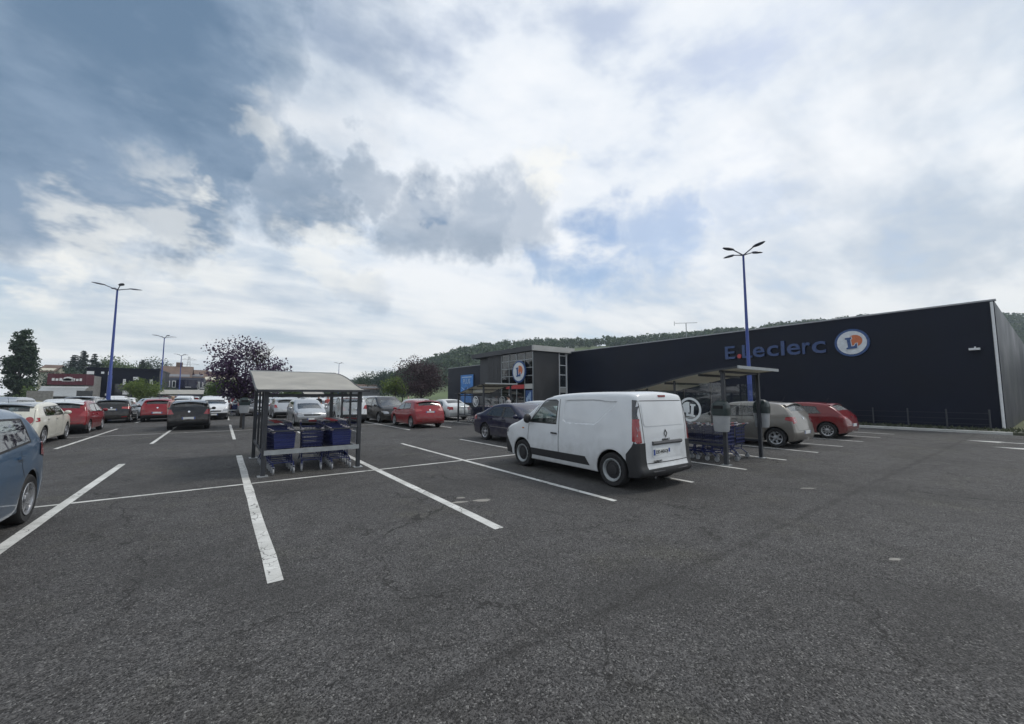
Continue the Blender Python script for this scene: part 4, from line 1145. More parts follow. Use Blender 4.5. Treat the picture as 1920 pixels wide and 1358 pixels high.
    def panel(s, mb, poly, mode, off=.006, g=.05):
        pts, edges = [], []; m_ = len(poly)
        for i in range(m_):
            a, b = poly[i], poly[(i + 1) % m_]; q = max(1, int(math.dist(a, b) / g))
            pts += [Vector((a[0] + (b[0] - a[0]) * k / q, a[1] + (b[1] - a[1]) * k / q)) for k in range(q)]
        nb = len(pts); edges = [(i, (i + 1) % nb) for i in range(nb)]
        x0, x1 = min(p[0] for p in poly), max(p[0] for p in poly); z0, z1 = min(p[1] for p in poly), max(p[1] for p in poly)
        for x in np.arange(x0 + g / 2, x1, g):
            for z in np.arange(z0 + g / 2, z1, g):
                if inside((x, z), poly): pts.append(Vector((x, z)))
        ov, oe, of, _, _, _ = geometry.delaunay_2d_cdt(pts, edges, [], 0, 1e-5)
        P = []; ok = []
        for p in ov:
            loc, nr = s.hit(mode, p.x, p.y)
            ok.append(loc is not None); P.append(tuple(loc + nr * off) if loc is not None else (0, 0, 0))
        b0 = len(mb.v); mb.v += P; nf = len(mb.f)
        for f in of:
            c = (sum(ov[i].x for i in f) / 3, sum(ov[i].y for i in f) / 3)
            if inside(c, poly) and all(ok[i] for i in f):
                if all((Vector(P[f[q]]) - Vector(P[f[q - 1]])).length < 2.3 * (ov[f[q]] - ov[f[q - 1]]).length + .004 for q in range(3)):
                    mb.f.append(tuple(b0 + i for i in f))
        fs = mb.f[nf:]                                          # keep the one connected patch
        if fs:
            par = {}
            def find(i):
                while par.setdefault(i, i) != i: i = par[i]
                return i
            for f in fs:
                for q in f[1:]: par[find(q)] = find(f[0])
            cnt = {}
            for f in fs: cnt[find(f[0])] = cnt.get(find(f[0]), 0) + 1
            best = max(cnt, key=cnt.get); mb.f = mb.f[:nf] + [f for f in fs if find(f[0]) == best]
        return mb
    def strip(s, mb, line, mode, w=.008, off=.0025, g=.06, closed=False):
        """a narrow band that follows the body: shut lines, rubber seals, mouldings"""
        pts = []
        ln = list(line) + ([line[0]] if closed else [])
        for a, b in zip(ln[:-1], ln[1:]):
            q = max(1, int(math.dist(a, b) / g))
            pts += [(a[0] + (b[0] - a[0]) * k / q, a[1] + (b[1] - a[1]) * k / q) for k in range(q)]
        pts.append(ln[-1])
        L_, R_ = [], []
        for i, p in enumerate(pts):
            a, b = pts[max(0, i - 1)], pts[min(len(pts) - 1, i + 1)]
            if closed and i in (0, len(pts) - 1): a, b = pts[-2], pts[1]
            tx, tz = b[0] - a[0], b[1] - a[1]; l = math.hypot(tx, tz) or 1; nx, nz = -tz / l * w / 2, tx / l * w / 2
            h1, n1 = s.hit(mode, p[0] + nx, p[1] + nz); h2, n2 = s.hit(mode, p[0] - nx, p[1] - nz)
            if h1 is None or h2 is None: L_.append(None); R_.append(None); continue
            L_.append(tuple(h1 + n1 * off)); R_.append(tuple(h2 + n2 * off))
        for i in range(len(pts) - 1):
            if L_[i] and L_[i + 1] and (Vector(L_[i]) - Vector(L_[i + 1])).length < 2.3 * g and (Vector(L_[i]) - Vector(R_[i])).length < 3 * w:
                b0 = len(mb.v); mb.v += [L_[i], R_[i], R_[i + 1], L_[i + 1]]; mb.f.append((b0, b0 + 1, b0 + 2, b0 + 3))
        return mb
def raw(mb, name, ang=40):
    used_ = sorted({i for f in mb.f for i in f}); ix_ = {u: k for k, u in enumerate(used_)}
    m2 = MB(); m2.v = [mb.v[u] for u in used_]; m2.f = [tuple(ix_[i] for i in f) for f in mb.f]
    return m2.mesh(name, sm=ang)
def ellipsoid(mb, c, r, n=12, m_=8):
    b0 = len(mb.v)
    for i in range(m_ + 1):
        a = -PI / 2 + PI * i / m_
        for k in range(n):
            t = 2 * PI * k / n
            mb.v.append((c[0] + r[0] * math.cos(a) * math.cos(t), c[1] + r[1] * math.cos(a) * math.sin(t), c[2] + r[2] * math.sin(a)))
    for i in range(m_):
        for k in range(n):
            k2 = (k + 1) % n; mb.f.append((b0 + i * n + k, b0 + i * n + k2, b0 + (i + 1) * n + k2, b0 + (i + 1) * n + k))
    return mb
_wheels = {}
def wheel_meshes(Rw, style):
    if (Rw, style) in _wheels: return _wheels[Rw, style]
    rr = Rw * .66
    ty = MB().lathe([(rr, -.085), (rr + .02, -.100), (Rw - .03, -.105), (Rw - .008, -.085), (Rw, -.05), (Rw, .05), (Rw - .008, .085), (Rw - .03, .105), (rr + .02, .100), (rr, .085), (rr - .01, .06), (rr - .01, -.085), (rr, -.085)], 30).mesh('wheel', sm=40)
    b = MB()
    b.lathe([(rr + .004, .100), (rr + .002, .106), (rr - .022, .100), (rr - .030, .05), (rr - .030, -.05)], 30)
    d = MB().lathe([(rr - .025, .012), (.0001, .012)], 30)
    if style == 'steel':
        d = MB().lathe([(rr - .03, .035), (rr * .80, .060), (rr * .55, .066), (rr * .5, .095), (rr * .28, .10), (.0001, .10)], 30)
        b = MB().lathe([(rr + .004, .100), (rr + .002, .107), (rr - .018, .104), (rr * .80, .072), (rr * .79, .060)], 30)
        for k in range(16):
            a = 2 * PI * k / 16
            b.bar((math.cos(a) * rr * .78, .066, math.sin(a) * rr * .78), (math.cos(a) * rr * .95, .084, math.sin(a) * rr * .95), .026, .012, up=(0, 1, 0))
    else:
        ns, w0, w1 = {'five': (5, .075, .055), 'six': (6, .085, .05), 'ten': (10, .035, .03)}[style]
        for k in range(ns):
            a = 2 * PI * (k + .25) / ns; c, s_ = math.cos(a), math.sin(a)
            def q(r_, w_, h_): return [(c * r_ - s_ * w_, h_, s_ * r_ + c * w_), (c * r_ + s_ * w_, h_, s_ * r_ - c * w_)]
            P = q(.04, w0 / 2, .075) + q(rr * .55, w1 / 2, .092) + q(rr - .015, w1 * .62, .088)
            P2 = [(x, h - .03, z) for x, h, z in P]
            b.add(P + P2, [(0, 1, 3, 2), (2, 3, 5, 4), (0, 2, 8, 6), (2, 4, 10, 8), (1, 7, 9, 3), (3, 9, 11, 5)])
        b.lathe([(.075, .07), (.075, .095), (.05, .10), (.0001, .10)], 16)
    _wheels[Rw, style] = (ty, b.mesh('rim', sm=35), d.mesh('wheel_disc', sm=40))
    return _wheels[Rw, style]
def seats_mesh(S):
    b = MB()
    fl = S['sill'] + .12; bz = S['belt'][0]
    x0 = S.get('seat', -.05)
    rows = [x0] + ([x0 - .92] if not S.get('cargo') else [])
    for x in rows:
        for y in (-.37, .37):
            b.prism([(x - .02, fl + .12), (x + .48, fl + .15), (x + .48, fl + .30), (x - .02, fl + .28)], y - .25, y + .25, 'xz')
            b.prism([(x - .02, fl + .20), (x + .12, fl + .22), (x - .10, bz + .13), (x - .21, bz + .12)], y - .24, y + .24, 'xz')
            b.prism([(x - .20, bz + .15), (x - .11, bz + .15), (x - .13, bz + .33), (x - .20, bz + .33)], y - .13, y + .13, 'xz')
    xd = S['dash']
    b.prism([(xd, fl + .1), (xd + .45, fl + .1), (xd + .45, bz - .06), (xd + .12, bz + .03), (xd, bz - .05)], -S['W'] * .42, S['W'] * .42, 'xz')
    b.box(-S['L'] * .40, xd + .4, -S['W'] * .40, S['W'] * .40, fl, fl + .05)
    if S.get('cargo'): b.box(x0 - .40, x0 - .34, -S['W'] * .40, S['W'] * .40, fl, S['H'] - .16)
    c = Vector((xd - .14, .37, bz - .03)); P = []
    for k in range(17):
        a = 2 * PI * k / 16; P.append(c + Vector((.07 * math.sin(a), .18 * math.cos(a), .17 * math.sin(a))))
    b.tube(P, .016, 6, cap=False); b.bar(c + Vector((0, -.17, 0)), c + Vector((0, .17, 0)), .03)
    return b.mesh('interior')
def make_type(S):
    sh = Shell(S); parts = []                               # (name, mesh, material key, parent index)
    K = sh.keys()
    def add(name, me, m, parent=None): parts.append((name, me, m, parent)); return len(parts) - 1
    add('body', submesh(sh.V, K['body'], 'body'), 'PAINT')
    if 'roof' in K: add('roof', submesh(sh.V, K['roof'], 'roof'), 'ROOF')
    add('underbody', submesh(sh.V, K['underbody'], 'underbody'), 'underbody')
    for nm in {n for n, p in S.get('side_parts', [])}:
        if nm in K: add(nm, submesh(sh.V, K[nm], nm), S['part_mat'].get(nm, 'plastic_black'))
    for k in K:
        if isinstance(k, tuple): add('side_window', submesh(sh.V, K[k], 'side_window'), S.get('glass', ['car_glass'] * 9)[k[1]])
    if 'windscreen' in K: add('windscreen', submesh(sh.V, K['windscreen'], 'windscreen'), S.get('wglass', 'car_glass'))
    if 'rear_window' in K: add('rear_window', submesh(sh.V, K['rear_window'], 'rear_window'), S.get('rglass', 'privacy_glass'))
    add('interior', seats_mesh(S), 'cabin')
    for md in ('left', 'right'):
        for po in S['windows']:
            tr = MB()
            cx, cz = sum(p[0] for p in po) / len(po), sum(p[1] for p in po) / len(po)
            big = []
            for p in po:
                l = math.hypot(p[0] - cx, p[1] - cz); big.append((p[0] + (p[0] - cx) / l * .012, p[1] + (p[1] - cz) / l * .012))
            sh.strip(tr, big, md, .026, .003, closed=True)
            add('window_seal', raw(tr, 'window_seal'), 'plastic_black')
        for po in S.get('pillars', []):
            add('door_pillar', raw(sh.panel(MB(), po, md, .0045), 'door_pillar'), 'plastic_black')
    for md, lst in (('left', S.get('seams', [])), ('right', S.get('seams', [])), ('rear', S.get('rear_seams', [])), ('front', S.get('front_seams', []))):
        se = MB()
        for ln in lst: sh.strip(se, ln, md, S.get('seam_w', .010), .0015)
        if se.f: tag_ = add('shut_lines', raw(se, 'shut_lines'), 'ink')
    for nm, m_, lst in S.get('panels', []):
        if nm in ('tail_light', 'headlight', 'tail_light_top', 'reflector', 'fog_light', 'reversing_light'):   # one for each side
            for sg in (1, -1):
                par = None
                for q_, (md, po) in enumerate(lst):
                    q = [(a * sg, c) for a, c in po] if md in ('rear', 'front') else po
                    b = sh.panel(MB(), q, md if md in ('rear', 'front') else ('left' if sg > 0 else 'right'), .008 + .003 * q_, .03)
                    if not b.f: continue
                    k = add(nm if par is None else 'side_lens', raw(b, nm, 50), m_, par)
                    if par is None: par = k
        else:
            for md, po in lst:
                for m2 in (('left', 'right') if md == 'sides' else (md,)):
                    b = sh.panel(MB(), po, m2, .006)
                    if b.f: add(nm, raw(b, nm, 50), m_)
    for x, z in S.get('handles', []):
        for sg in (1, -1):
            h_, n_ = sh.hit('left' if sg > 0 else 'right', x, z)
            b = MB().bar(h_ + n_ * .022 + Vector((-.09, 0, 0)), h_ + n_ * .022 + Vector((.09, 0, .004)), .022, .03).bar(h_ + Vector((-.08, 0, 0)), h_ + n_ * .02 + Vector((-.08, 0, 0)), .02).bar(h_ + Vector((.08, 0, 0)), h_ + n_ * .02 + Vector((.08, 0, 0)), .02)
            add('door_handle', b.mesh('door_handle'), S.get('handle_mat', 'PAINT'))
    mx, mz = S['mirror']
    for sg in (1, -1):
        y = sh.Y(mx, mz); b = MB()
        ellipsoid(b, (mx - .02, sg * (y + .13), mz + .03), (.07, .105, S.get('mh', .075)))
        b.bar((mx + .02, sg * (y - .01), mz - .02), (mx, sg * (y + .1), mz), .05, .04)
        add('wing_mirror', raw(b, 'wing_mirror', 60), S.get('mirror_mat', 'PAINT'))
    for md, z in (('rear', S.get('plate_r')), ('front', S.get('plate_f'))):
        if z is None: continue
        h_, n_ = sh.hit(md, S.get('plate_y', 0) if md == 'rear' else 0, z); sx = -1 if md == 'rear' else 1
        py_ = S.get('plate_y', 0) if md == 'rear' else 0
        k = add('number_plate', MB().box(h_.x + sx * .002 - .008, h_.x + sx * .002 + .008, py_ - .26, py_ + .26, z - .055, z + .055).mesh('number_plate'), 'plate_white')
        eu = MB()
        for s2 in (-1, 1): eu.box(h_.x + sx * .0105 - .001, h_.x + sx * .0105 + .001, py_ + s2 * .235 - .024, py_ + s2 * .235 + .024, z - .052, z + .052)
        add('plate_band', eu.mesh('plate_band'), 'plate_blue', k)
        S['_plate'] = (h_.x, py_, z)
    for x, nm in ((S['xf'], 'f'), (S['xr'], 'r')):
        ty, rim, dsc = wheel_meshes(S['Rw'], S['rim'])
        for sg in (1, -1):
            y = sg * (sh.Y(x, S['Rw'] + .1) - .115)
            k = add('wheel', ty, 'rubber'); parts[k] = ('wheel', ty, 'rubber', None, (x, y, S['Rw']), 0 if sg > 0 else PI)
            add('rim', rim, 'alloy', k); add('wheel_disc', dsc, 'rim_dark', k)
    for b, nm, m_ in S.get('extra', lambda sh: [])(sh): add(nm, b if not isinstance(b, MB) else raw(b, nm), m_)
    if S.get('antenna'):
        x = S['antenna']; h_, n_ = sh.hit('top', x, 0)
        add('aerial', MB().tube([h_, h_ + Vector((-.12, 0, .20))], [.006, .003], 5).mesh('aerial'), 'plastic_black')
    return {'S': S, 'parts': parts, 'sh': sh}
def place_car(T, name, loc, ang, paint_, label, cat='car', group=None, roof=None, swap=None, drop=()):
    e = tag(empty(name, (loc[0], loc[1], 0), ang), label, cat, group)
    objs = []
    for p in T['parts']:
        nm, me, mk, par = p[:4]
        if nm in drop or (par is not None and objs[par] is None): objs.append(None); continue
        if mk == 'PAINT': mk = paint_
        if mk == 'ROOF': mk = roof or paint_
        if swap and nm in swap: mk = swap[nm]
        o = obj(nm, me, M[mk], e if par is None else objs[par])
        if nm == 'shut_lines': o['kind'] = 'stuff'
        if len(p) > 4: o.location = p[4]; o.rotation_euler = (0, 0, p[5])
        objs.append(o)
    return e

# ------------------------------------------------------------------ the car models
def hatch_spec(L, W, H, wb, fo, hz, cowl, atop, kick, glass_low, B, C, Rw=.30, belt=None, rim='five', tum=.30, **kw):
    xF = L / 2; cx, cz = cowl; ax, az = atop; kx, kz = kick; gx, gz = glass_low
    mid = (ax + kx) / 2
    top = [(xF - .09, .22), (xF - .01, .42), (xF, .56), (xF - .05, .68), (xF - .20, hz), (cx, cz), (ax, az), (ax - .30, H - .012), (mid, H), (kx + .35, H - .03), (kx, kz), (gx, gz), (-xF + .055, .80), (-xF + .03, .62), (-xF, .52), (-xF + .01, .36), (-xF + .08, .24)]
    lab = ['bumper', 'bumper', 'nose', 'nose', 'hood', 'screen', 'roof', 'roof', 'roof', 'roof', 'rglass', 'rear', 'rear', 'rbumper', 'rbumper', 'rbumper']
    belt = belt or (cz - .06, -.03)
    zb = lambda x: belt[0] + belt[1] * x + .035
    zt = H - kw.get('hdr', .155)
    xs = lambda z: cx + (ax - cx) * (z - cz) / (az - cz)
    w1 = [(xs(zb(cx)) - .30, zb(cx - .3)), (B + .045, zb(B)), (B + .05, zt), (xs(zt) - .13, zt - .01), ]
    ce, ct = C
    w2 = [(B - .045, zb(B)), (ce, zb(ce) + .01), (ct - .04, zt - .14), (ct, zt - .03), (B - .04, zt)]
    S = dict(L=L, W=W, H=H, Rw=Rw, sill=.20, xf=xF - fo, xr=xF - fo - wb, belt=belt, tum=tum, top=top, lab=lab, windows=[w1, w2],
             pillars=[[(B + .03, zb(B) - .01), (B - .03, zb(B) - .01), (B - .03, zt + .01), (B + .03, zt + .01)]], rim=rim, dash=cx - .42, seat=B - .12, mirror=(xs(zb(cx)) - .32, zb(cx) + .03),
             plate_r=.62, plate_f=.40, handles=[(B + .10, zb(B) - .13), (B - .80, zb(B) - .12)], part_mat={}, antenna=kx + .3)
    S['seams'] = [[(B, .30), (B, zb(B) - .03)], [(xs(cz) - .38, .32), (xs(cz) - .34, zb(cx) - .03)], [(B - .98, .62), (B - .86, .80), (B - .84, zb(B) - .03)], [(B, .30), (xs(cz) - .38, .32)]]
    S['rear_seams'] = [[(-W * .40, kz - .05), (-W * .42, .88), (-W * .36, .58), (W * .36, .58), (W * .42, .88), (W * .40, kz - .05)]]
    S['front_seams'] = [[(-W * .40, hz - .02), (-W * .3, .64), (W * .3, .64), (W * .40, hz - .02)]]
    S['panels'] = [('tail_light', 'lamp_red', [('rear', [(W * .34, gz - .22), (W * .5, gz - .24), (W * .5, gz + .02), (W * .40, gz)]), ('side', [(-xF, gz - .24), (-xF + .34, gz - .16), (-xF + .30, gz), (-xF, gz + .03)])]),
                   ('headlight', 'lamp_clear', [('front', [(W * .28, .60), (W * .5, .60), (W * .5, .78), (W * .30, .72)]), ('side', [(xF, .62), (xF - .36, .70), (xF - .38, .78), (xF, .76)])]),
                   ('grille', 'plastic_black', [('front', [(-W * .24, .58), (W * .24, .58), (W * .26, .67), (-W * .26, .67)]), ('front', [(-W * .36, .26), (W * .36, .26), (W * .30, .38), (-W * .30, .38)])]),
                   ('badge', 'chrome', [('front', [(.055 * math.cos(k * PI / 5), .70 + .04 * math.sin(k * PI / 5)) for k in range(10)]), ('rear', [(.05 * math.cos(k * PI / 5), gz - .10 + .045 * math.sin(k * PI / 5)) for k in range(10)])])]
    def spoiler(sh):
        h_, n_ = sh.hit('top', kx + .10, 0); z = h_.z
        b = MB(); wv_ = W * .385; rows = []
        for y in np.linspace(-wv_, wv_, 9):
            h2, _ = sh.hit('top', kx + .10, float(y)); zz_ = (h2.z if h2 else z)
            sag = .03 * (y / wv_) ** 2
            rows.append([(kx + .12, y, zz_ + .004), (kx - .03, y, zz_ + .006 - .4 * sag), (kx - .115 + sag, y, zz_ - .020 - sag), (kx - .105 + sag, y, zz_ - .045 - sag), (kx + .03, y, zz_ - .055)])
        for r_ in rows: b.v += r_
        for i in range(8):
            for q in range(5): b.f.append((i * 5 + q, i * 5 + (q + 1) % 5, (i + 1) * 5 + (q + 1) % 5, (i + 1) * 5 + q))
        b.f += [(0, 1, 2, 3, 4), (44, 43, 42, 41, 40)]
        return [(b, 'roof_spoiler', 'ROOF' if S.get('roofpart') else 'PAINT')]
    S['extra'] = spoiler
    S.update(kw); return S
def wipers(sh, S): return []
TY = {}
# --- white panel van
def van_extra(sh):
    out = []
    b = MB(); h_, n_ = sh.hit('rear', 0, .85); b.prism([(h_.x + .05, .815), (h_.x - .012, .82), (h_.x - .03, .85), (h_.x - .022, .885), (h_.x + .05, .895)], -.47, .47, 'xz'); out.append((b, 'tailgate_handle', 'plastic_grey'))
    lz = MB()
    for s_ in (1,):
        c = (0.05, 1.02); outer = [(c[0], c[1] + .085), (c[0] - .058, c[1]), (c[0], c[1] - .085), (c[0] + .058, c[1])]
        inner = [(c[0], c[1] + .05), (c[0] - .032, c[1]), (c[0], c[1] - .05), (c[0] + .032, c[1])]
        for i in range(4):
            j = (i + 1) % 4; sh.panel(lz, [outer[i], outer[j], inner[j], inner[i]], 'rear', .008, .03)
    out.append((lz, 'badge', 'plastic_black'))
    for txt, sz, y, z, bold in (('RENAULT', .052, .05, .905, .0012), ('EXPRESS', .062, .36, .52, .0018)):
        me = text_mesh(txt, sz, .002, bold, 1.15); h_, n_ = sh.hit('rear', y, z)
        me.transform(Matrix.Translation((h_.x - .006, y, z)) @ FACE_W); out.append((me, 'lettering', 'ink'))
    b = MB().box(-2.03, -1.97, -.11, .11, 1.715, 1.75); out.append((b, 'brake_light', 'lamp_red'))
    b = MB().box(-2.20, -2.12, -.55, .55, .345, .36); out.append((b, 'bumper_step', 'plastic_grey'))
    b = MB().tube([(-1.8, .4, .22), (-2.12, .4, .235)], .03, 8); out.append((b, 'exhaust_pipe', 'plastic_grey'))
    me = text_mesh('DD-443-DJ', .088, .0015, .001, .92); x, y, z = sh.S['_plate_r']
    me.transform(Matrix.Translation((x - .0125, y, z)) @ FACE_W); out.append((me, 'plate_lettering', 'ink'))
    return out
vp1 = [(-.13, 1.645), (-.95, 1.66), (-1.58, 1.63), (-1.56, 1.57), (-1.12, 1.20), (-1.02, 1.14), (-.20, 1.125), (-.10, 1.20)]
vp2 = [(-.152, 1.624), (-.95, 1.638), (-1.545, 1.61), (-1.53, 1.565), (-1.105, 1.22), (-1.015, 1.165), (-.205, 1.150), (-.128, 1.215)]
TY['van'] = dict(seam_w=.015, L=4.39, W=1.775, H=1.81, Rw=.325, sill=.23, xf=1.335, xr=-1.477, belt=(1.08, .0), tum=.085, tf=.13, xft=1.15, tr=.045, rrear=.07, brear=.04, rroof=.10,
    top=[(2.08, .23), (2.17, .40), (2.185, .62), (2.13, .86), (1.98, .985), (1.36, 1.13), (.66, 1.63), (.34, 1.745), (-.4, 1.80), (-1.4, 1.81), (-1.93, 1.78), (-2.00, 1.69), (-2.065, 1.15), (-2.09, .70), (-2.10, .46), (-2.145, .385), (-2.145, .29), (-2.06, .24)],
    lab=['bumper', 'bumper', 'nose', 'nose', 'hood', 'screen', 'roof', 'roof', 'roof', 'roof', 'rear', 'rear', 'rear', 'rear', 'rbumper', 'rbumper', 'rbumper'],
    windows=[[(1.00, 1.115), (.10, 1.115), (.09, 1.60), (.16, 1.63), (.46, 1.62), (.56, 1.56)]], glass=['van_glass'], wglass='clear_glass',
    side_parts=[('rear_bumper', [(-2.4, .86), (-1.99, .90), (-1.94, .80), (-1.82, .66), (-1.80, .12), (-2.4, .12)]), ('front_bumper', [(2.4, .70), (2.06, .70), (1.80, .40), (1.78, .12), (2.4, .12)])],
    part_mat={'rear_bumper': 'plastic_black', 'front_bumper': 'plastic_black'}, strip_z=.39, emboss=[(vp1, vp2, .020)],
    seams=[[(.0, .36), (.0, 1.09), (.02, 1.66)], [(1.10, .48), (1.06, 1.07)], [(.0, .36), (1.0, .38)], [(1.02, 1.10), (.62, 1.64), (.3, 1.72)]],
    rear_seams=[[(-.66, .50), (-.72, 1.64), (.72, 1.64), (.66, .50), (-.66, .50)]],
    panels=[('moulding', 'plastic_black', [('sides', [(.98, .34), (-.93, .33), (-.80, .50), (.96, .50)])]),
            ('tail_light', 'lamp_red', [('rear', [(.745, .88), (.90, .86), (.90, 1.34), (.77, 1.30)]), ('side', [(-2.3, .88), (-1.96, .90), (-1.945, 1.30), (-2.3, 1.34)])]),
            ('tail_light_top', 'lamp_smoke', [('rear', [(.775, 1.30), (.90, 1.34), (.90, 1.60), (.79, 1.64)]), ('side', [(-2.3, 1.34), (-1.945, 1.30), (-1.91, 1.66), (-2.3, 1.60)])]),
            ('reversing_light', 'lamp_clear', [('rear', [(.765, 1.08), (.82, 1.08), (.82, 1.18), (.775, 1.18)])]),
            ('blanked_window', 'PAINT', [('rear', [(-.62, 1.17), (.62, 1.17), (.66, 1.22), (.665, 1.58), (.62, 1.61), (-.62, 1.61), (-.665, 1.58), (-.66, 1.22)])]),
            ('plate_recess', 'PAINT', [('rear', [(-.45, .585), (.45, .585), (.50, .63), (.47, .80), (-.47, .80), (-.50, .63)])]),
            ('headlight', 'lamp_clear', [('front', [(.52, .72), (.88, .72), (.88, .90), (.56, .84)]), ('side', [(2.2, .76), (1.98, .80), (1.95, .91), (2.2, .90)])]),
            ('side_lamp', 'lamp_amber', [('sides', [(1.32, .93), (1.24, .93), (1.24, .96), (1.32, .96)])])],
    handles=[(.14, .895)], handle_mat='plastic_black', mirror=(1.00, 1.16), mh=.115, mirror_mat='plastic_black', rim='steel', dash=.80, seat=.16, cargo=True, plate_r=.69, plate_y=.21, plate_f=.42, extra=van_extra)
# --- navy saloon
TY['saloon'] = dict(L=4.62, W=1.80, H=1.44, Rw=.315, sill=.20, xf=1.33, xr=-1.39, belt=(.90, -.025), tum=.36, tf=.16,
    top=[(2.2, .22), (2.30, .42), (2.31, .56), (2.24, .67), (2.05, .74), (1.12, .93), (.30, 1.345), (-.02, 1.43), (-.45, 1.44), (-.85, 1.40), (-1.12, 1.33), (-1.78, 1.05), (-2.16, 1.01), (-2.25, .92), (-2.27, .70), (-2.31, .52), (-2.22, .26)],
    lab=['bumper', 'bumper', 'nose', 'nose', 'hood', 'screen', 'roof', 'roof', 'roof', 'roof', 'rglass', 'boot', 'boot', 'rear', 'rbumper', 'rbumper'],
    windows=[[(.78, .925), (-.18, .945), (-.19, 1.29), (.14, 1.28)], [(-.27, .947), (-1.28, .975), (-1.12, 1.14), (-.92, 1.255), (-.28, 1.295)]], glass=['car_glass', 'car_glass'], wglass='clear_glass',
    pillars=[[(-.17, .94), (-.28, .94), (-.28, 1.30), (-.18, 1.30)]], part_mat={},
    seams=[[(-.22, .32), (-.22, .93)], [(.86, .34), (.84, .90)], [(-1.18, .60), (-1.10, .80), (-1.12, .95)]], rear_seams=[[(-.68, 1.0), (-.64, .66), (.64, .66), (.68, 1.0)]], front_seams=[],
    panels=[('tail_light', 'lamp_red', [('rear', [(.55, .74), (.9, .72), (.9, .95), (.58, .92)]), ('side', [(-2.4, .74), (-1.98, .80), (-2.0, .95), (-2.4, .97)])]),
            ('headlight', 'lamp_clear', [('front', [(.45, .58), (.9, .58), (.9, .76), (.5, .70)]), ('side', [(2.4, .6), (1.86, .70), (1.80, .80), (2.4, .76)])]),
            ('grille', 'plastic_black', [('front', [(-.45, .36), (.45, .36), (.40, .60), (-.40, .60)])]),
            ('moulding', 'chrome', [('sides', [(1.0, .535), (-.98, .555), (-.98, .572), (1.0, .552)])])],
    handles=[(-.10, .83), (-1.0, .85)], mirror=(.78, .96), mirror_mat='PAINT', rim='five', dash=.66, seat=-.20, plate_r=.80, plate_f=.40)
TY['sandero'] = hatch_spec(4.00, 1.73, 1.52, 2.59, .80, .84, (1.0, 1.04), (.30, 1.42), (-1.62, 1.42), (-1.88, 1.06), -.18, (-1.22, -1.14), Rw=.315, belt=(.98, -.02), rim='six', tum=.21, tr=.03, rrear=.055, brear=.03, plate_r=.52, glass=['car_glass', 'car_glass'], rglass='sky_sheen_glass', mirror_mat='plastic_black', handle_mat='plastic_black')
TY['sandero']['panels'][0] = ('tail_light', 'lamp_red', [('rear', [(.60, .84), (.9, .80), (.9, 1.04), (.62, 1.02)]), ('side', [(-2.2, .80), (-1.68, .93), (-1.72, 1.02), (-2.2, 1.05)])])
TY['sandero']['panels'].append(('reversing_light', 'lamp_clear', [('rear', [(.64, .88), (.76, .87), (.76, .97), (.65, .97)])]))
TY['alfa'] = hatch_spec(4.10, 1.73, 1.44, 2.55, .90, .76, (.95, .95), (.22, 1.33), (-1.46, 1.345), (-1.90, .97), -.30, (-1.20, -1.02), Rw=.315, belt=(.92, -.035), rim='ten', tum=.30, tr=.035, rrear=.06, brear=.03, plate_r=.55, rglass='sky_sheen_glass', tf=.17)
TY['alfa']['panels'][0] = ('tail_light', 'lamp_red', [('rear', [(.42, .82), (.9, .80), (.9, .92), (.44, .90)]), ('side', [(-2.2, .80), (-1.80, .86), (-1.82, .93), (-2.2, .94)])])
TY['fiesta'] = hatch_spec(4.02, 1.73, 1.48, 2.49, .84, .80, (.95, 1.0), (.14, 1.37), (-1.60, 1.38), (-1.80, 1.05), -.25, (-1.25, -1.10), Rw=.31, belt=(.94, -.05), rim='five', tum=.30, plate_r=.84)
TY['fiesta']['panels'][0] = ('tail_light', 'lamp_red', [('rear', [(.46, .90), (.9, .86), (.9, 1.02), (.48, 1.01)]), ('side', [(-2.2, .86), (-1.66, .93), (-1.70, 1.03), (-2.2, 1.05)])])
TY['fiesta']['panels'].append(('fog_light', 'lamp_red', [('rear', [(.50, .36), (.75, .38), (.75, .43), (.50, .41)])]))
TY['citycar'] = hatch_spec(3.94, 1.73, 1.50, 2.46, .80, .86, (.98, 1.04), (.26, 1.40), (-1.66, 1.36), (-1.84, 1.02), -.22, (-1.18, -1.14), Rw=.305, belt=(.95, -.03), rim='five', tum=.30, plate_r=.60, roofpart=True,
    side_parts=[('rear_bumper', [(-2.2, .46), (-1.85, .46), (-1.62, .40), (-1.62, .1), (-2.2, .1)])], part_mat={'rear_bumper': 'plastic_black'})
TY['mpv'] = hatch_spec(4.45, 1.80, 1.66, 2.72, .86, .92, (1.18, 1.12), (.30, 1.54), (-1.84, 1.56), (-2.06, 1.10), -.24, (-1.62, -1.60), Rw=.325, belt=(1.02, -.02), rim='five', tum=.24, plate_r=.68, rglass='car_glass')
TY['scenic'] = hatch_spec(4.22, 1.79, 1.60, 2.70, .90, .92, (1.12, 1.10), (.26, 1.50), (-1.62, 1.46), (-1.98, 1.06), -.24, (-1.40, -1.36), Rw=.33, belt=(1.0, -.05), rim='five', tum=.28, plate_r=.68, rglass='car_glass')
TY['suv'] = hatch_spec(4.25, 1.79, 1.66, 2.60, .84, 1.0, (1.02, 1.12), (.42, 1.54), (-1.84, 1.58), (-2.02, 1.12), -.18, (-1.52, -1.55), Rw=.345, belt=(1.06, .0), rim='ten', tum=.20, plate_r=.86, hdr=.16,
    side_parts=[('rear_bumper', [(-2.3, .56), (-1.94, .56), (-1.76, .44), (-1.76, .1), (-2.3, .1)]), ('front_bumper', [(2.3, .50), (1.95, .50), (1.72, .40), (1.72, .1), (2.3, .1)])], part_mat={'rear_bumper': 'plastic_black', 'front_bumper': 'plastic_black'})
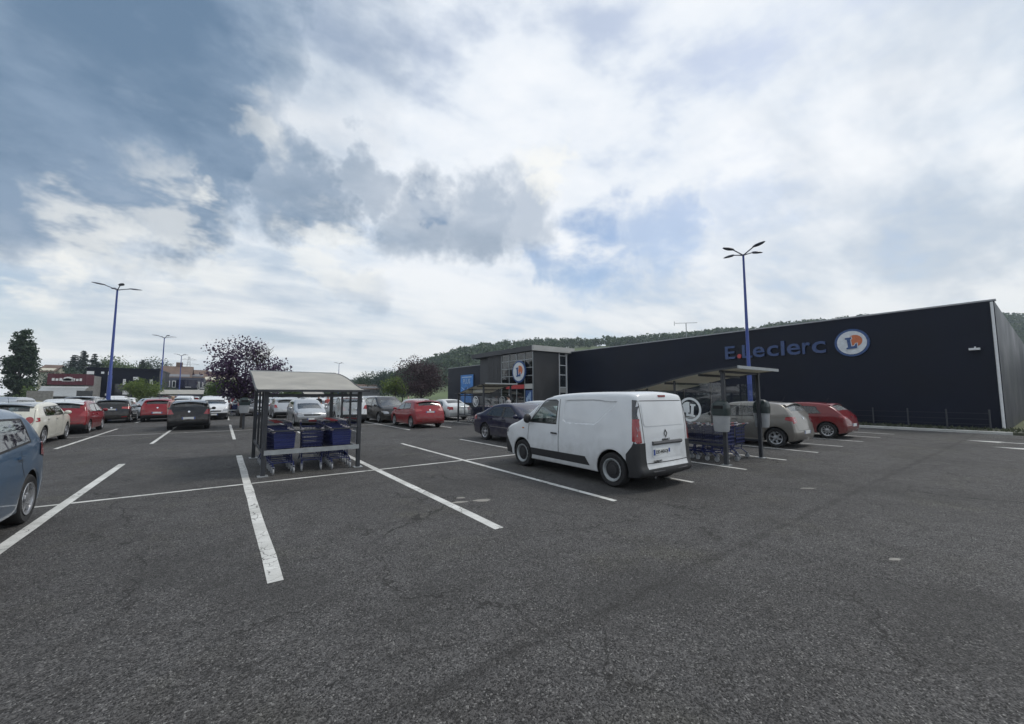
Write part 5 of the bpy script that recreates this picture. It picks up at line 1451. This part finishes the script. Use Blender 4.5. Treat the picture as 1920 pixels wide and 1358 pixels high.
TY['mini'] = hatch_spec(3.98, 1.74, 1.50, 2.56, .76, .95, (.86, 1.06), (.36, 1.40), (-1.72, 1.40), (-1.88, 1.06), -.24, (-1.30, -1.32), Rw=.325, belt=(.99, .0), rim='ten', tum=.20, plate_r=.74, roofpart=True, hdr=.15, rglass='car_glass')
TY['mini']['panels'][0] = ('tail_light', 'lamp_red', [('rear', [(.62 + .10 * math.cos(k * PI / 6), .90 + .12 * math.sin(k * PI / 6)) for k in range(12)]), ('side', [(-2.2, .80), (-1.80, .86), (-1.80, .98), (-2.2, 1.0)])])
_mt = make_type
def build_type(k):
    S = TY[k]
    if k == 'van':                                             # the lettering needs the plate position first
        sh0 = S.pop('extra'); T = _mt(S)
        h_, n_ = T['sh'].hit('rear', S['plate_y'], S['plate_r']); S['_plate_r'] = (h_.x, S['plate_y'], S['plate_r'])
        for b, nm, m_ in sh0(T['sh']): T['parts'].append((nm, b if not isinstance(b, MB) else raw(b, nm), m_, None))
        return T
    return _mt(S)
CT = {k: build_type(k) for k in TY}
UP, DN = PI / 2, -PI / 2                                       # nose away from / towards the lens
place_car(CT['van'], 'delivery_van', (6.98, 6.62), UP, 'paint_white', 'white panel van with black bumpers parked in the foreground', 'van', swap={'rim': 'galvanised'})
place_car(CT['saloon'], 'parked_car', (9.33, 12.02), DN, 'paint_navy', 'dark navy saloon parked beyond the white van')
place_car(CT['sandero'], 'parked_car', (15.98, 7.10), UP, 'paint_champagne', 'champagne hatchback parked right of the trolley shelter with bins')
place_car(CT['alfa'], 'parked_car', (20.84, 7.05), UP, 'paint_alfa', 'dark red hatchback nearest the black store wall')
place_car(CT['scenic'], 'parked_car', (-2.96, 7.0), DN, 'paint_skyblue', 'light blue people carrier cut off by the left edge')
place_car(CT['fiesta'], 'parked_car', (9.05, 21.75), UP, 'paint_red', 'bright red hatchback seen from behind, left of the navy saloon')
place_car(CT['mpv'], 'parked_car', (8.95, 26.75), DN, 'paint_black', 'black people carrier nose-on behind the bright red hatchback')
place_car(CT['fiesta'], 'parked_car', (11.45, 26.6), DN, 'paint_offwhite', 'white hatchback nose-on right of the bright red hatchback')
place_car(CT['fiesta'], 'parked_car', (4.25, 27.2), DN, 'paint_silver', 'silver hatchback nose-on, seen through the near left shelter')
place_car(CT['suv'], 'parked_car', (6.55, 27.6), UP, 'paint_white', 'white boxy off-roader seen from behind through the near shelter')
place_car(CT['citycar'], 'parked_car', (-1.27, 27.75), UP, 'paint_black', 'black hatchback with pale roof, rear towards us, nearest the plum tree', roof='paint_silver')
place_car(CT['mini'], 'parked_car', (-5.78, 22.3), UP, 'paint_cream', 'cream hatchback with pale grey roof behind the light blue car', roof='paint_silver')
place_car(CT['citycar'], 'parked_car', (-5.68, 27.75), UP, 'paint_ruby', 'red hatchback with white roof beside the cream one', roof='paint_white')
place_car(CT['fiesta'], 'parked_car', (-5.5, 36.75), UP, 'paint_black', 'black hatchback seen from behind left of the blue lamp post foot')
place_car(CT['citycar'], 'parked_car', (-3.35, 36.9), UP, 'paint_red', 'red hatchback with dark bumper left of the black pale-roofed one', roof='paint_red')
place_car(CT['suv'], 'parked_car', (-.4, 37.1), DN, 'paint_white', 'white off-roader nose-on just left of the plum trunk')
place_car(CT['mpv'], 'parked_car', (-7.95, 27.2), DN, 'paint_silver', 'silver people carrier behind the cream hatchback at the left edge')
place_car(CT['citycar'], 'parked_car', (-8.1, 36.8), DN, 'paint_offwhite', 'white car behind the red white-roofed hatchback', roof='paint_offwhite')
place_car(CT['mpv'], 'parked_car', (-7.9, 41.6), UP, 'paint_grey', 'grey people carrier at the left of the blue lamp post foot')
place_car(CT['fiesta'], 'parked_car', (-4.2, 42.2), DN, 'paint_silver', 'silver car nose-on right of the black hatchback')
place_car(CT['sandero'], 'parked_car', (16.0, 12.0), DN, 'paint_silver', 'silver car beyond the bins, seen through the right shelter glass')
place_car(CT['saloon'], 'parked_car', (13.55, 27.0), UP, 'paint_offwhite', 'white car right of the white nose-on hatchback, behind the far shelter')
place_car(CT['sandero'], 'parked_car', (11.3, 12.1), DN, 'paint_white', 'white car between navy saloon and the van cab')
place_car(CT['mpv'], 'parked_car', (2.0, 42.0), UP, 'paint_grey', 'dark grey people carrier seen past the plum trunk')

# ------------------------------------------------------------------ trolley shelters
def ring_mesh(r0, r1, z0, z1, n=40):
    b = MB(); V = []
    for k in range(n):
        a = 2 * PI * k / n
        for r_, z in ((r0, z0), (r1, z0), (r1, z1), (r0, z1)): V.append((r_ * math.cos(a), r_ * math.sin(a), z))
    F = [(4 * k + q, 4 * k + (q + 1) % 4, 4 * ((k + 1) % n) + (q + 1) % 4, 4 * ((k + 1) % n) + q) for k in range(n) for q in range(4)]
    return b.add(V, F)
def printed_logo(parent, pos, flip):
    """white print on the glass: ring, part disc and letter"""
    Mx = Matrix.Translation(pos) @ FACE_W @ Matrix.Diagonal((-1 if flip else 1, 1, 1, 1))
    b = ring_mesh(.265, .325, 0, .003); me = b.mesh('print_ring'); me.transform(Mx); obj('print_ring', me, M['print_white'], parent)
    P = [(.045 + .165 * math.cos(a), .03 + .165 * math.sin(a)) for a in [R(-62) + R(232) * k / 20 for k in range(21)]]
    P += [(-.115, .03), (-.02, .03), (-.02, -.11), (.10, -.11)]
    Lp = rot2(L_POLY, R(5), .34, (-.05, -.02))
    arc = [(.06 + .17 * math.cos(a), .035 + .17 * math.sin(a)) for a in [R(-45) + R(165) * k / 16 for k in range(17)]]
    b = MB().prism(arc + [(.005, .19), (.005, -.085)], 0, .002, 'xy'); me = b.mesh('print_disc'); me.transform(Mx); obj('print_disc', me, M['print_white'], parent)
    me = MB().prism(Lp, .003, .005, 'xy').mesh('print_letter'); me.transform(Mx); obj('print_letter', me, M['print_white'], parent)
ROOF = [(0, 1.86), (.35, 1.875), (.8, 1.93), (1.3, 2.03), (1.8, 2.15), (2.3, 2.255), (2.8, 2.34), (3.3, 2.405), (3.75, 2.44)]
def roof_z(v):
    return float(np.interp(v, [p[0] for p in ROOF], [p[1] for p in ROOF]))
def shelter(loc, ang, label, hw=1.16, pw=.99, logos=(), glass_lo=.55, bins=()):
    """local frame: +y runs from the low closed end to the high open end"""
    t = tag(empty('trolley_shelter', (loc[0], loc[1], 0), ang), label, 'shelter', 'trolley shelters in the car park')
    V = []; n = 8; m_ = len(ROOF)
    b = MB()
    for (v, z) in ROOF:
        for k in range(n + 1):
            u = -hw + 2 * hw * k / n; V.append((u, v, z + .015 * math.cos(u / hw * PI / 2)))
    nt_ = len(V); V += [(x, y, z - .018) for x, y, z in V]
    F = [(j * (n + 1) + k, j * (n + 1) + k + 1, (j + 1) * (n + 1) + k + 1, (j + 1) * (n + 1) + k) for j in range(m_ - 1) for k in range(n)]
    F += [tuple(nt_ + i for i in reversed(f)) for f in F]
    b.add(V, F); rf = b.build('roof', M['roof_sheet'], t, sm=50)
    for sx in (-1, 1):
        ed = MB(); pts = [(sx * (hw + .012), v, z - .01) for v, z in ROOF]
        for a, c in zip(pts[:-1], pts[1:]): ed.bar(a, c, .026, .045)
        ed.build('roof_edge', M['steel_dark'], rf)
    MB().bar((-hw, -.012, ROOF[0][1] - .015), (hw, -.012, ROOF[0][1] - .012), .028, .05).build('roof_edge', M['steel_dark'], rf)
    MB().bar((-hw - .02, 3.765, ROOF[-1][1] - .005), (hw + .02, 3.765, ROOF[-1][1] - .005), .03, .075).build('gutter', M['galvanised'], rf)
    ribs = [.75, 1.75, 2.75, 3.3]
    for v in ribs:
        MB().bar((-hw + .03, v, roof_z(v) - .055), (hw - .03, v, roof_z(v) - .055), .05, .06).build('rafter', M['steel_dark'], t)
    ys = [.18, 1.05, 1.95, 3.30]
    for sx in (-1, 1):
        for q, v in enumerate(ys):
            w = .085 if q in (0, 3) else .045
            p = MB().box(sx * pw - w / 2, sx * pw + w / 2, v - w / 2, v + w / 2, 0 if q in (0, 3) else glass_lo - .1, roof_z(v) - .03)
            po = p.build('post', M['steel_dark'], t)
            if q in (0, 3): MB().box(sx * pw - .10, sx * pw + .10, v - .10, v + .10, 0, .014).build('foot_plate', M['galvanised'], po)
        MB().bar((sx * pw, ys[0], glass_lo - .07), (sx * pw, ys[3], glass_lo - .07), .05, .06).build('side_rail', M['steel_dark'], t)
        for q in range(3):
            v0, v1 = ys[q] + .05, ys[q + 1] - .05
            z0, z1 = glass_lo, min(roof_z(v0), roof_z(v1)) - .12
            gl = MB().add([(sx * pw, v0, z0), (sx * pw, v1, z0), (sx * pw, v1, z1), (sx * pw, v0, z1)], [(0, 1, 2, 3)]).build('glass_panel', M['panel_glass'], t)
            for (s2, qq, flip) in logos:
                if s2 == sx and qq == q: printed_logo(gl, (sx * pw - .006 * (1 if ang == 0 else -1) * 1, 2.38, 1.36), flip)
    # barrier across the closed end
    MB().bar((-pw, .14, .50), (pw, .14, .50), .05, .10).build('barrier_rail', M['galvanised'], t)
    MB().bar((-pw, .18, ROOF[0][1] - .12), (pw, .18, ROOF[0][1] - .12), .05, .07).build('head_rail', M['steel_dark'], t)
    MB().bar((-pw, .2, .95), (pw, .2, .95), .03, .03).build('barrier_rail', M['steel_dark'], t)
    return t
S1 = (1.79, 10.05); S2 = (11.32, 8.33); S3 = (13.62, 23.5)
shelter(S1, 0, 'trolley shelter with curved beige roof standing nearest on the left', logos=((1, 2, False),))
shelter(S2, PI, 'trolley shelter with litter bins on its posts right of the white van', logos=((1, 2, False),))
shelter(S3, PI, 'trolley shelter in front of the store entrance', logos=((1, 2, False), (-1, 2, False)))
shelter((1.4, 40.2), 0, 'trolley shelter seen through the near left shelter, beyond the silver hatchback')
shelter((9.6, 55.5), 0, 'far trolley shelter seen through the glass of the near left one')
x, y = ground_at(338, 50.5)
shelter((x, y), 0, 'wide beige-roofed shelter behind the black pale-roofed hatchback', hw=2.3, pw=2.1)

# ------------------------------------------------------------------ trolleys
def trolley(solid):
    """local frame: +y is the nose, handle at the back"""
    t = empty('shopping_trolley')
    yr, yf = -.42, .46
    def hw(y, z):                                                # half width of the basket
        return .265 - .055 * (y - yr) / (yf - yr) - .035 * (1 - (z - .42) / .5)
    def zt(y): return .92 - .05 * (y - yr) / (yf - yr)
    def zb(y): return .40 + .12 * (y - yr) / (yf - yr)
    b = MB()
    for sx in (-1, 1):
        for k in range(14):
            y = yr + (yf - yr) * k / 13
            b.bar((sx * hw(y, zb(y)), y, zb(y)), (sx * hw(y, zt(y)), y, zt(y)), .007)
        for q in range(6):
            f = q / 5; w = .013 if q in (0, 5) else .007
            z0, z1 = zb(yr) + (zt(yr) - zb(yr)) * f, zb(yf) + (zt(yf) - zb(yf)) * f
            b.bar((sx * hw(yr, z0), yr, z0), (sx * hw(yf, z1), yf, z1), w)
    for k in range(8):
        y = yr + (yf - yr) * k / 7; b.bar((-hw(y, zb(y)), y, zb(y)), (hw(y, zb(y)), y, zb(y)), .007)
    for k in range(5):
        u = -.8 + .4 * k; b.bar((u * .22, yr, zb(yr)), (u * .17, yf, zb(yf)), .007)
    b.build('basket', M['trolley_wire'], t)
    fp = MB()
    for q in range(7 if solid else 5):
        nq = 7 if solid else 5
        z0 = zb(yf) + (zt(yf) - zb(yf)) * q / nq; z1 = zb(yf) + (zt(yf) - zb(yf)) * (q + (.93 if solid else .28)) / nq
        d = .012 * (q % 2)
        fp.box(-hw(yf, z0), hw(yf, z0), yf + .004 - d * .3, yf + .022 + d, z0, z1)
    if solid: fp.box(-hw(yf, .6) + .01, hw(yf, .6) - .01, yf - .006, yf + .003, zb(yf), zt(yf))
    fp.build('front_panel', M['trolley_blue'], t)
    rp = MB()
    for q in range(5): rp.box(-.25, .25, yr - .008, yr + .002, .46 + q * .10, .49 + q * .10)
    for q in range(9): rp.box(-.244 + q * .06, -.236 + q * .06, yr - .006, yr, .46, .89)
    rp.build('rear_flap', M['trolley_blue'], t)
    fr = MB()
    for sx in (-1, 1):
        fr.tube([(sx * .25, yr + .02, .90), (sx * .25, yr - .09, 1.0)], .013, 6)
        fr.tube([(sx * .235, yr + .05, .42), (sx * .24, yr + .10, .26), (sx * .26, yr - .03, .15)], .014, 6)
        fr.tube([(sx * .24, yr + .10, .26), (sx * .19, yf - .05, .22), (sx * .185, yf + .03, .15)], .014, 6)
        fr.tube([(sx * .20, .12, .24), (sx * .19, .16, .50)], .012, 6)
    fr.bar((-.24, yr + .10, .26), (.24, yr + .10, .26), .018); fr.bar((-.19, yf - .07, .22), (.19, yf - .07, .22), .018)
    fr.build('frame', M['trolley_blue'], t)
    h = MB().tube([(-.085, yr - .09, 1.0), (.085, yr - .09, 1.0)], .016, 8).build('handle', M['handle_red'], t, sm=40)
    for sx in (-1, 1):
        MB().tube([(sx * .085, yr - .09, 1.0), (sx * .235, yr - .09, 1.0)], .014, 8).build('grip_end', M['trolley_steel'], h, sm=40)
        MB().tube([(sx * .235, yr - .09, 1.0), (sx * .285, yr - .09, 1.0)], .022, 8).build('end_cap', M['cap_white'], h, sm=40)
        c = MB(); ellipsoid(c, (sx * (hw(yf, .87) - .005), yf + .012, .865), (.042, .032, .028), 8, 6); c.build('corner_bumper', M['cap_white'], t, sm=60)
    wm = MB().lathe([(.0001, -.016), (.05, -.016), (.062, -.010), (.062, .010), (.05, .016), (.0001, .016)], 16, 'x_' if False else 'y').mesh('castor', sm=40)
    for sx, y in ((-1, yr - .05), (1, yr - .05), (-1, yf + .05), (1, yf + .05)):
        xx = sx * (.26 if y < 0 else .185)
        w = obj('castor', wm, M['bin_grey'], t, (xx, y, .062), (0, 0, PI / 2))
        f = MB().box(-.024, -.018, -.012, .012, -.01, .09).box(.018, .024, -.012, .012, -.01, .09).box(-.024, .024, -.014, .014, .085, .10)
        me = f.mesh('fork'); me.transform(Matrix.Rotation(-PI / 2, 4, 'Z')); obj('fork', me, M['trolley_steel'], w)
    return t
tp = {True: trolley(True), False: trolley(False)}; used = {True: False, False: False}
def put_trolley(x, y, ang, label, group, solid=True):
    o = copy_tree(tp[solid]) if used[solid] else tp[solid]; used[solid] = True
    o.location = (x, y, 0); o.rotation_euler = (0, 0, ang); o.scale = (1.08, 1.08, 1.08) if y > 10 else (1, 1, .96); tag(o, label, 'trolley', group); return o
ORD = ['front', 'second', 'third', 'fourth', 'fifth', 'sixth', 'seventh', 'eighth', 'ninth', 'tenth', 'eleventh']
for rn, x, n, sol, y0, ja in (('left', 1.18, 4, True, 10.82, .03), ('middle', 1.86, 2, False, 10.90, -.16), ('right', 2.42, 5, True, 10.80, -.04)):
    for k in range(n):
        put_trolley(x - math.sin(ja) * k * .3, y0 + k * .30, PI + ja, '%s trolley of the %s row in the near left shelter, counted from the lens' % (ORD[k], rn), 'trolleys in the near left shelter', sol)
for k in range(11):
    put_trolley(10.88, 5.62 + k * .26, 0, '%s trolley of the long row in the right shelter, counted from the open end' % ORD[k], 'trolleys in the right shelter', False)
for k in range(2):
    put_trolley(11.78, 5.75 + k * .29, 0, '%s trolley of the short row in the right shelter, counted from the open end' % ORD[k], 'trolleys in the right shelter', False)
for k in range(6):
    put_trolley(13.15, 20.6 + k * .29, 0, '%s trolley in the shelter before the entrance, counted from its open end' % ORD[k], 'trolleys in the entrance shelter', False)
for k in range(3):
    put_trolley(1.0, 40.9 + k * .3, PI, '%s trolley in the shelter seen through the near left one' % ORD[k], 'trolleys in the shelter beyond', True)

# ------------------------------------------------------------------ litter bins
def bin_parts(t):
    b = MB(); P = []
    for z, wx, wy in ((.84, .15, .11), (.90, .165, .125), (1.33, .185, .145)):
        n = 20
        for k in range(n):
            a = 2 * PI * k / n; c, s = math.cos(a), math.sin(a); e = .45
            b.v.append((wx * math.copysign(abs(c) ** e, c), wy * math.copysign(abs(s) ** e, s), z))
    for j in range(2):
        for k in range(n): b.f.append((j * n + k, j * n + (k + 1) % n, (j + 1) * n + (k + 1) % n, (j + 1) * n + k))
    b.f.append(tuple(reversed(range(n)))); b.f.append(tuple(range(2 * n, 3 * n)))
    b.build('bucket', M['bin_grey'], t, sm=50)
    b = MB(); n = 20; lv = ((1.24, 1.03), (1.40, 1.06), (1.44, 1.06), (1.52, .96), (1.58, .75), (1.615, .45), (1.625, .05))
    for z, f in lv:
        for k in range(n):
            a = 2 * PI * k / n; c, s = math.cos(a), math.sin(a); e = .5
            b.v.append((.19 * f * math.copysign(abs(c) ** e, c), .15 * f * math.copysign(abs(s) ** e, s), z))
    for j in range(len(lv) - 1):
        for k in range(n): b.f.append((j * n + k, j * n + (k + 1) % n, (j + 1) * n + (k + 1) % n, (j + 1) * n + k))
    l = b.build('lid', M['bin_green'], t, sm=50)
    MB().box(-.12, .12, -.168, -.13, 1.41, 1.49).build('slot', M['underbody'], l)
for (x, y, rz, lab) in ((10.33 - .16, 5.03, PI / 2 + PI, 'grey litter bin with dark lid on the nearer post of the right shelter'),
                        (12.31 + .17, 5.03, PI / 2, 'grey litter bin with dark lid on the farther post of the right shelter'),
                        (.98, 24.5, 0, 'grey litter bin with dark lid on a post by the plum tree')):
    t = tag(empty('litter_bin', (x, y, 0), rz), lab, 'litter bin'); bin_parts(t)
    if y > 20: MB().box(-.04, .04, .13, .2, 0, 1.5).build('post', M['steel_dark'], t); t.scale = (1.25, 1.25, 1.0)

# ------------------------------------------------------------------ people
def person(loc, ang, h, label, top, legs, hair, pose='walk'):
    t = tag(empty('person', (loc[0], loc[1], 0), ang), label, 'person')
    k = h / 1.72
    J = {'pelvis': (0, 0, .95, .15), 'waist': (0, .01, 1.08, .125), 'chest': (0, .02, 1.28, .15), 'neck0': (0, .0, 1.44, .075), 'neck': (0, .015, 1.50, .052), 'head0': (0, .03, 1.56, .075), 'head': (0, .035, 1.63, .092), 'crown': (0, .03, 1.70, .065)}
    E_ = [('pelvis', 'waist'), ('waist', 'chest'), ('chest', 'neck0'), ('neck0', 'neck'), ('neck', 'head0'), ('head0', 'head'), ('head', 'crown')]
    st = .16 if pose == 'walk' else .03
    for s, nm in ((1, 'l'), (-1, 'r')):
        q = st * s
        J['hip' + nm] = (.09 * s, 0, .90, .098); J['knee' + nm] = (.10 * s, q * .55 + .03, .49, .062); J['ank' + nm] = (.10 * s, q * 1.1 - .02, .09, .042)
        J['heel' + nm] = (.10 * s, q * 1.1 + .02, .045, .042); J['toe' + nm] = (.115 * s, q * 1.1 + .16, .035, .033)
        E_ += [('pelvis', 'hip' + nm), ('hip' + nm, 'knee' + nm), ('knee' + nm, 'ank' + nm), ('ank' + nm, 'heel' + nm), ('heel' + nm, 'toe' + nm)]
        ff = .28 if pose == 'push' else -q * .5
        J['sho' + nm] = (.185 * s, 0, 1.40, .062); J['elb' + nm] = (.235 * s, ff * .35, 1.13, .043); J['wri' + nm] = (.22 * s, ff * 1.25 + .06, 1.0 if pose == 'push' else .88, .028)
        w = J['wri' + nm]; dv = (0, .09, .0) if pose == 'push' else (0, .02, -.085)
        J['palm' + nm] = (w[0], w[1] + dv[1] * .6, w[2] + dv[2] * .6, .026)
        E_ += [('chest', 'sho' + nm), ('sho' + nm, 'elb' + nm), ('elb' + nm, 'wri' + nm), ('wri' + nm, 'palm' + nm)]
        for f in range(5):
            off = (f - 2) * .017; ln = (.6, .95, 1.0, .93, .75)[f]
            a = 'f%d%s' % (f, nm); p = J['palm' + nm]
            if f == 0: J[a] = (p[0] - .035 * s, p[1] + dv[1] * .25 + .02, p[2] + dv[2] * .25, .0095)
            else: J[a] = (p[0] + off, p[1] + dv[1] * ln + .012, p[2] + dv[2] * ln - .012, .0085)
            E_.append(('palm' + nm, a))
    J['nose'] = (0, .128, 1.615, .014); E_.append(('head', 'nose'))
    for s, nm in ((1, 'l'), (-1, 'r')): J['ear' + nm] = (.092 * s, .03, 1.62, .016); E_.append(('head', 'ear' + nm))
    names = list(J); ix = {n: i for i, n in enumerate(names)}
    me = bpy.data.meshes.new('body'); me.from_pydata([tuple(c * k for c in J[n][:3]) for n in names], [(ix[a], ix[b]) for a, b in E_], [])
    o = bpy.data.objects.new('body', me); COL.objects.link(o)
    md = o.modifiers.new('skin', 'SKIN'); md.use_smooth_shade = True; o.modifiers.new('sub', 'SUBSURF').levels = 1
    for i, n in enumerate(names):
        v = me.skin_vertices[0].data[i]; v.radius = (J[n][3] * k * (1.15 if n in ('chest', 'waist', 'pelvis') else 1), J[n][3] * k * (.8 if n in ('chest', 'waist', 'pelvis') else 1)); v.use_root = n == 'pelvis'
    m2 = bpy.data.meshes.new_from_object(o.evaluated_get(bpy.context.evaluated_depsgraph_get())); bpy.data.objects.remove(o)
    m2.materials.clear()
    for q in ('skin', top, legs, 'cloth_black'): m2.materials.append(M[q])
    for p in m2.polygons:
        c = p.center / k; p.use_smooth = True
        i = 0
        if c.z < .075: i = 3
        elif c.z < .98 and abs(c.x) < .2: i = 2
        elif c.z < 1.47 and not (abs(c.x) > .19 and c.z < 1.12): i = 1
        p.material_index = i
    b = bpy.data.objects.new('body', m2); link(b, t)
    hb = MB(); ellipsoid(hb, (0, .012 * k, 1.655 * k), (.104 * k, .112 * k, .098 * k), 14, 10)
    hb.v = [(x, y, z) for x, y, z in hb.v]
    keep = [f for f in hb.f if not (sum(hb.v[i][1] for i in f) / 4 > .055 * k and sum(hb.v[i][2] for i in f) / 4 < 1.685 * k)]
    hb.f = keep; hb.build('hair', M[hair], t, sm=60)
    fc = MB()
    for s in (1, -1): ellipsoid(fc, (.033 * s * k, .115 * k, 1.638 * k), (.012 * k, .008 * k, .007 * k), 8, 6)
    fc.build('eyes', M['hair_dark'], t); MB().box(-.024 * k, .024 * k, .108 * k, .118 * k, 1.567 * k, 1.576 * k).build('mouth', M['handle_red'], t)
    return t
person((14.15, 19.75), R(20), 1.72, 'person in pale top with dark hair at the entrance shelter trolleys', 'cloth_grey', 'cloth_navy', 'hair_dark', 'push')
person((6.75, 33.6), R(150), 1.70, 'person in coral top behind the silver nose-on hatchback', 'cloth_coral', 'cloth_navy', 'hair_dark')
person((6.2, 34.2), R(140), 1.76, 'person in black behind the silver nose-on hatchback, left of the one in coral', 'cloth_black', 'cloth_navy', 'hair_dark')
person((-2.5, 33.4), R(200), 1.66, 'fair-haired person between the red and the black pale-roofed hatchbacks', 'cloth_pink', 'cloth_navy', 'hair_blond')
x, y = ground_at(766, 58); person((x, y), R(60), 1.7, 'person in pale pink walking left of the dark plum tree', 'cloth_pink', 'cloth_grey', 'hair_dark')

# ------------------------------------------------------------------ the far rows of parked cars
rr = random.Random(5)
PNT = ['paint_white', 'paint_offwhite', 'paint_silver', 'paint_grey', 'paint_black', 'paint_white', 'paint_blue', 'paint_red', 'paint_silver', 'paint_champagne']
CNAME = {'paint_white': 'white', 'paint_offwhite': 'off-white', 'paint_silver': 'silver', 'paint_grey': 'dark grey', 'paint_black': 'black', 'paint_blue': 'blue', 'paint_red': 'red', 'paint_champagne': 'beige'}
KN = {'saloon': 'saloon', 'sandero': 'hatchback', 'fiesta': 'small hatchback', 'mpv': 'people carrier', 'suv': 'off-roader', 'citycar': 'city car'}
taken = [(-5.5, 36.7), (-3.35, 36.9), (-.4, 37.1), (-8.1, 36.8), (-7.9, 41.6), (-4.2, 42.2), (2.0, 42.0), (1.4, 41.5)]
DROP = ('shut_lines', 'badge', 'door_handle', 'window_seal', 'door_pillar', 'plate_band', 'aerial', 'wheel_disc', 'fog_light', 'side_lens')
mids = [(a + b) / 2 for a, b in zip(LINE_X[:-1], LINE_X[1:])]
for ri, (yy, xs, pr) in enumerate(((36.8, mids[5:10], .8), (41.6, mids[2:10], .75), (51.6, mids[:10], .85), (56.4, mids[:10], .85), (66.5, mids[:11], .8), (71.3, mids[:11], .8), (81.4, mids[1:11], .7), (86.2, mids[1:11], .7))):
    nth = 0
    for x in xs:
        if rr.random() > pr or any(abs(x - a) < 1.9 and abs(yy - b) < 4 for a, b in taken) or (abs(x - 10.0) < 2.4 and 54 < yy < 60): continue
        if yy < 45 and 0.3 < x < 3.2: continue
        k = rr.choice(list(KN)); pn = rr.choice(PNT)
        where = '%s far row' % ORD[ri].replace('front', 'first'); nth += 1
        place_car(CT[k], 'parked_car', (x + rr.uniform(-.12, .12), yy + rr.uniform(-.2, .2)), rr.choice((UP, DN)), pn,
                  '%s %s, %s from the left in the %s' % (CNAME[pn], KN[k], ORD[nth - 1].replace('front', 'first'), where), 'car', 'cars parked in the far rows', drop=DROP)

# ------------------------------------------------------------------ air
hz = MB().box(-330, 730, -140, 560, -1.2, 72).build('haze', None)
hm = bpy.data.materials.new('haze'); hm.use_nodes = True
hn_ = hm.node_tree.nodes; hn_.clear(); ho = hn_.new('ShaderNodeOutputMaterial'); hv_ = hn_.new('ShaderNodeVolumePrincipled')
hv_.inputs['Color'].default_value = (.78, .88, 1.0, 1); hv_.inputs['Density'].default_value = 0.00042; hv_.inputs['Anisotropy'].default_value = 0.3
hm.node_tree.links.new(hv_.outputs[0], ho.inputs['Volume'])
hz.data.materials.append(hm); tag(hz, kind='stuff')
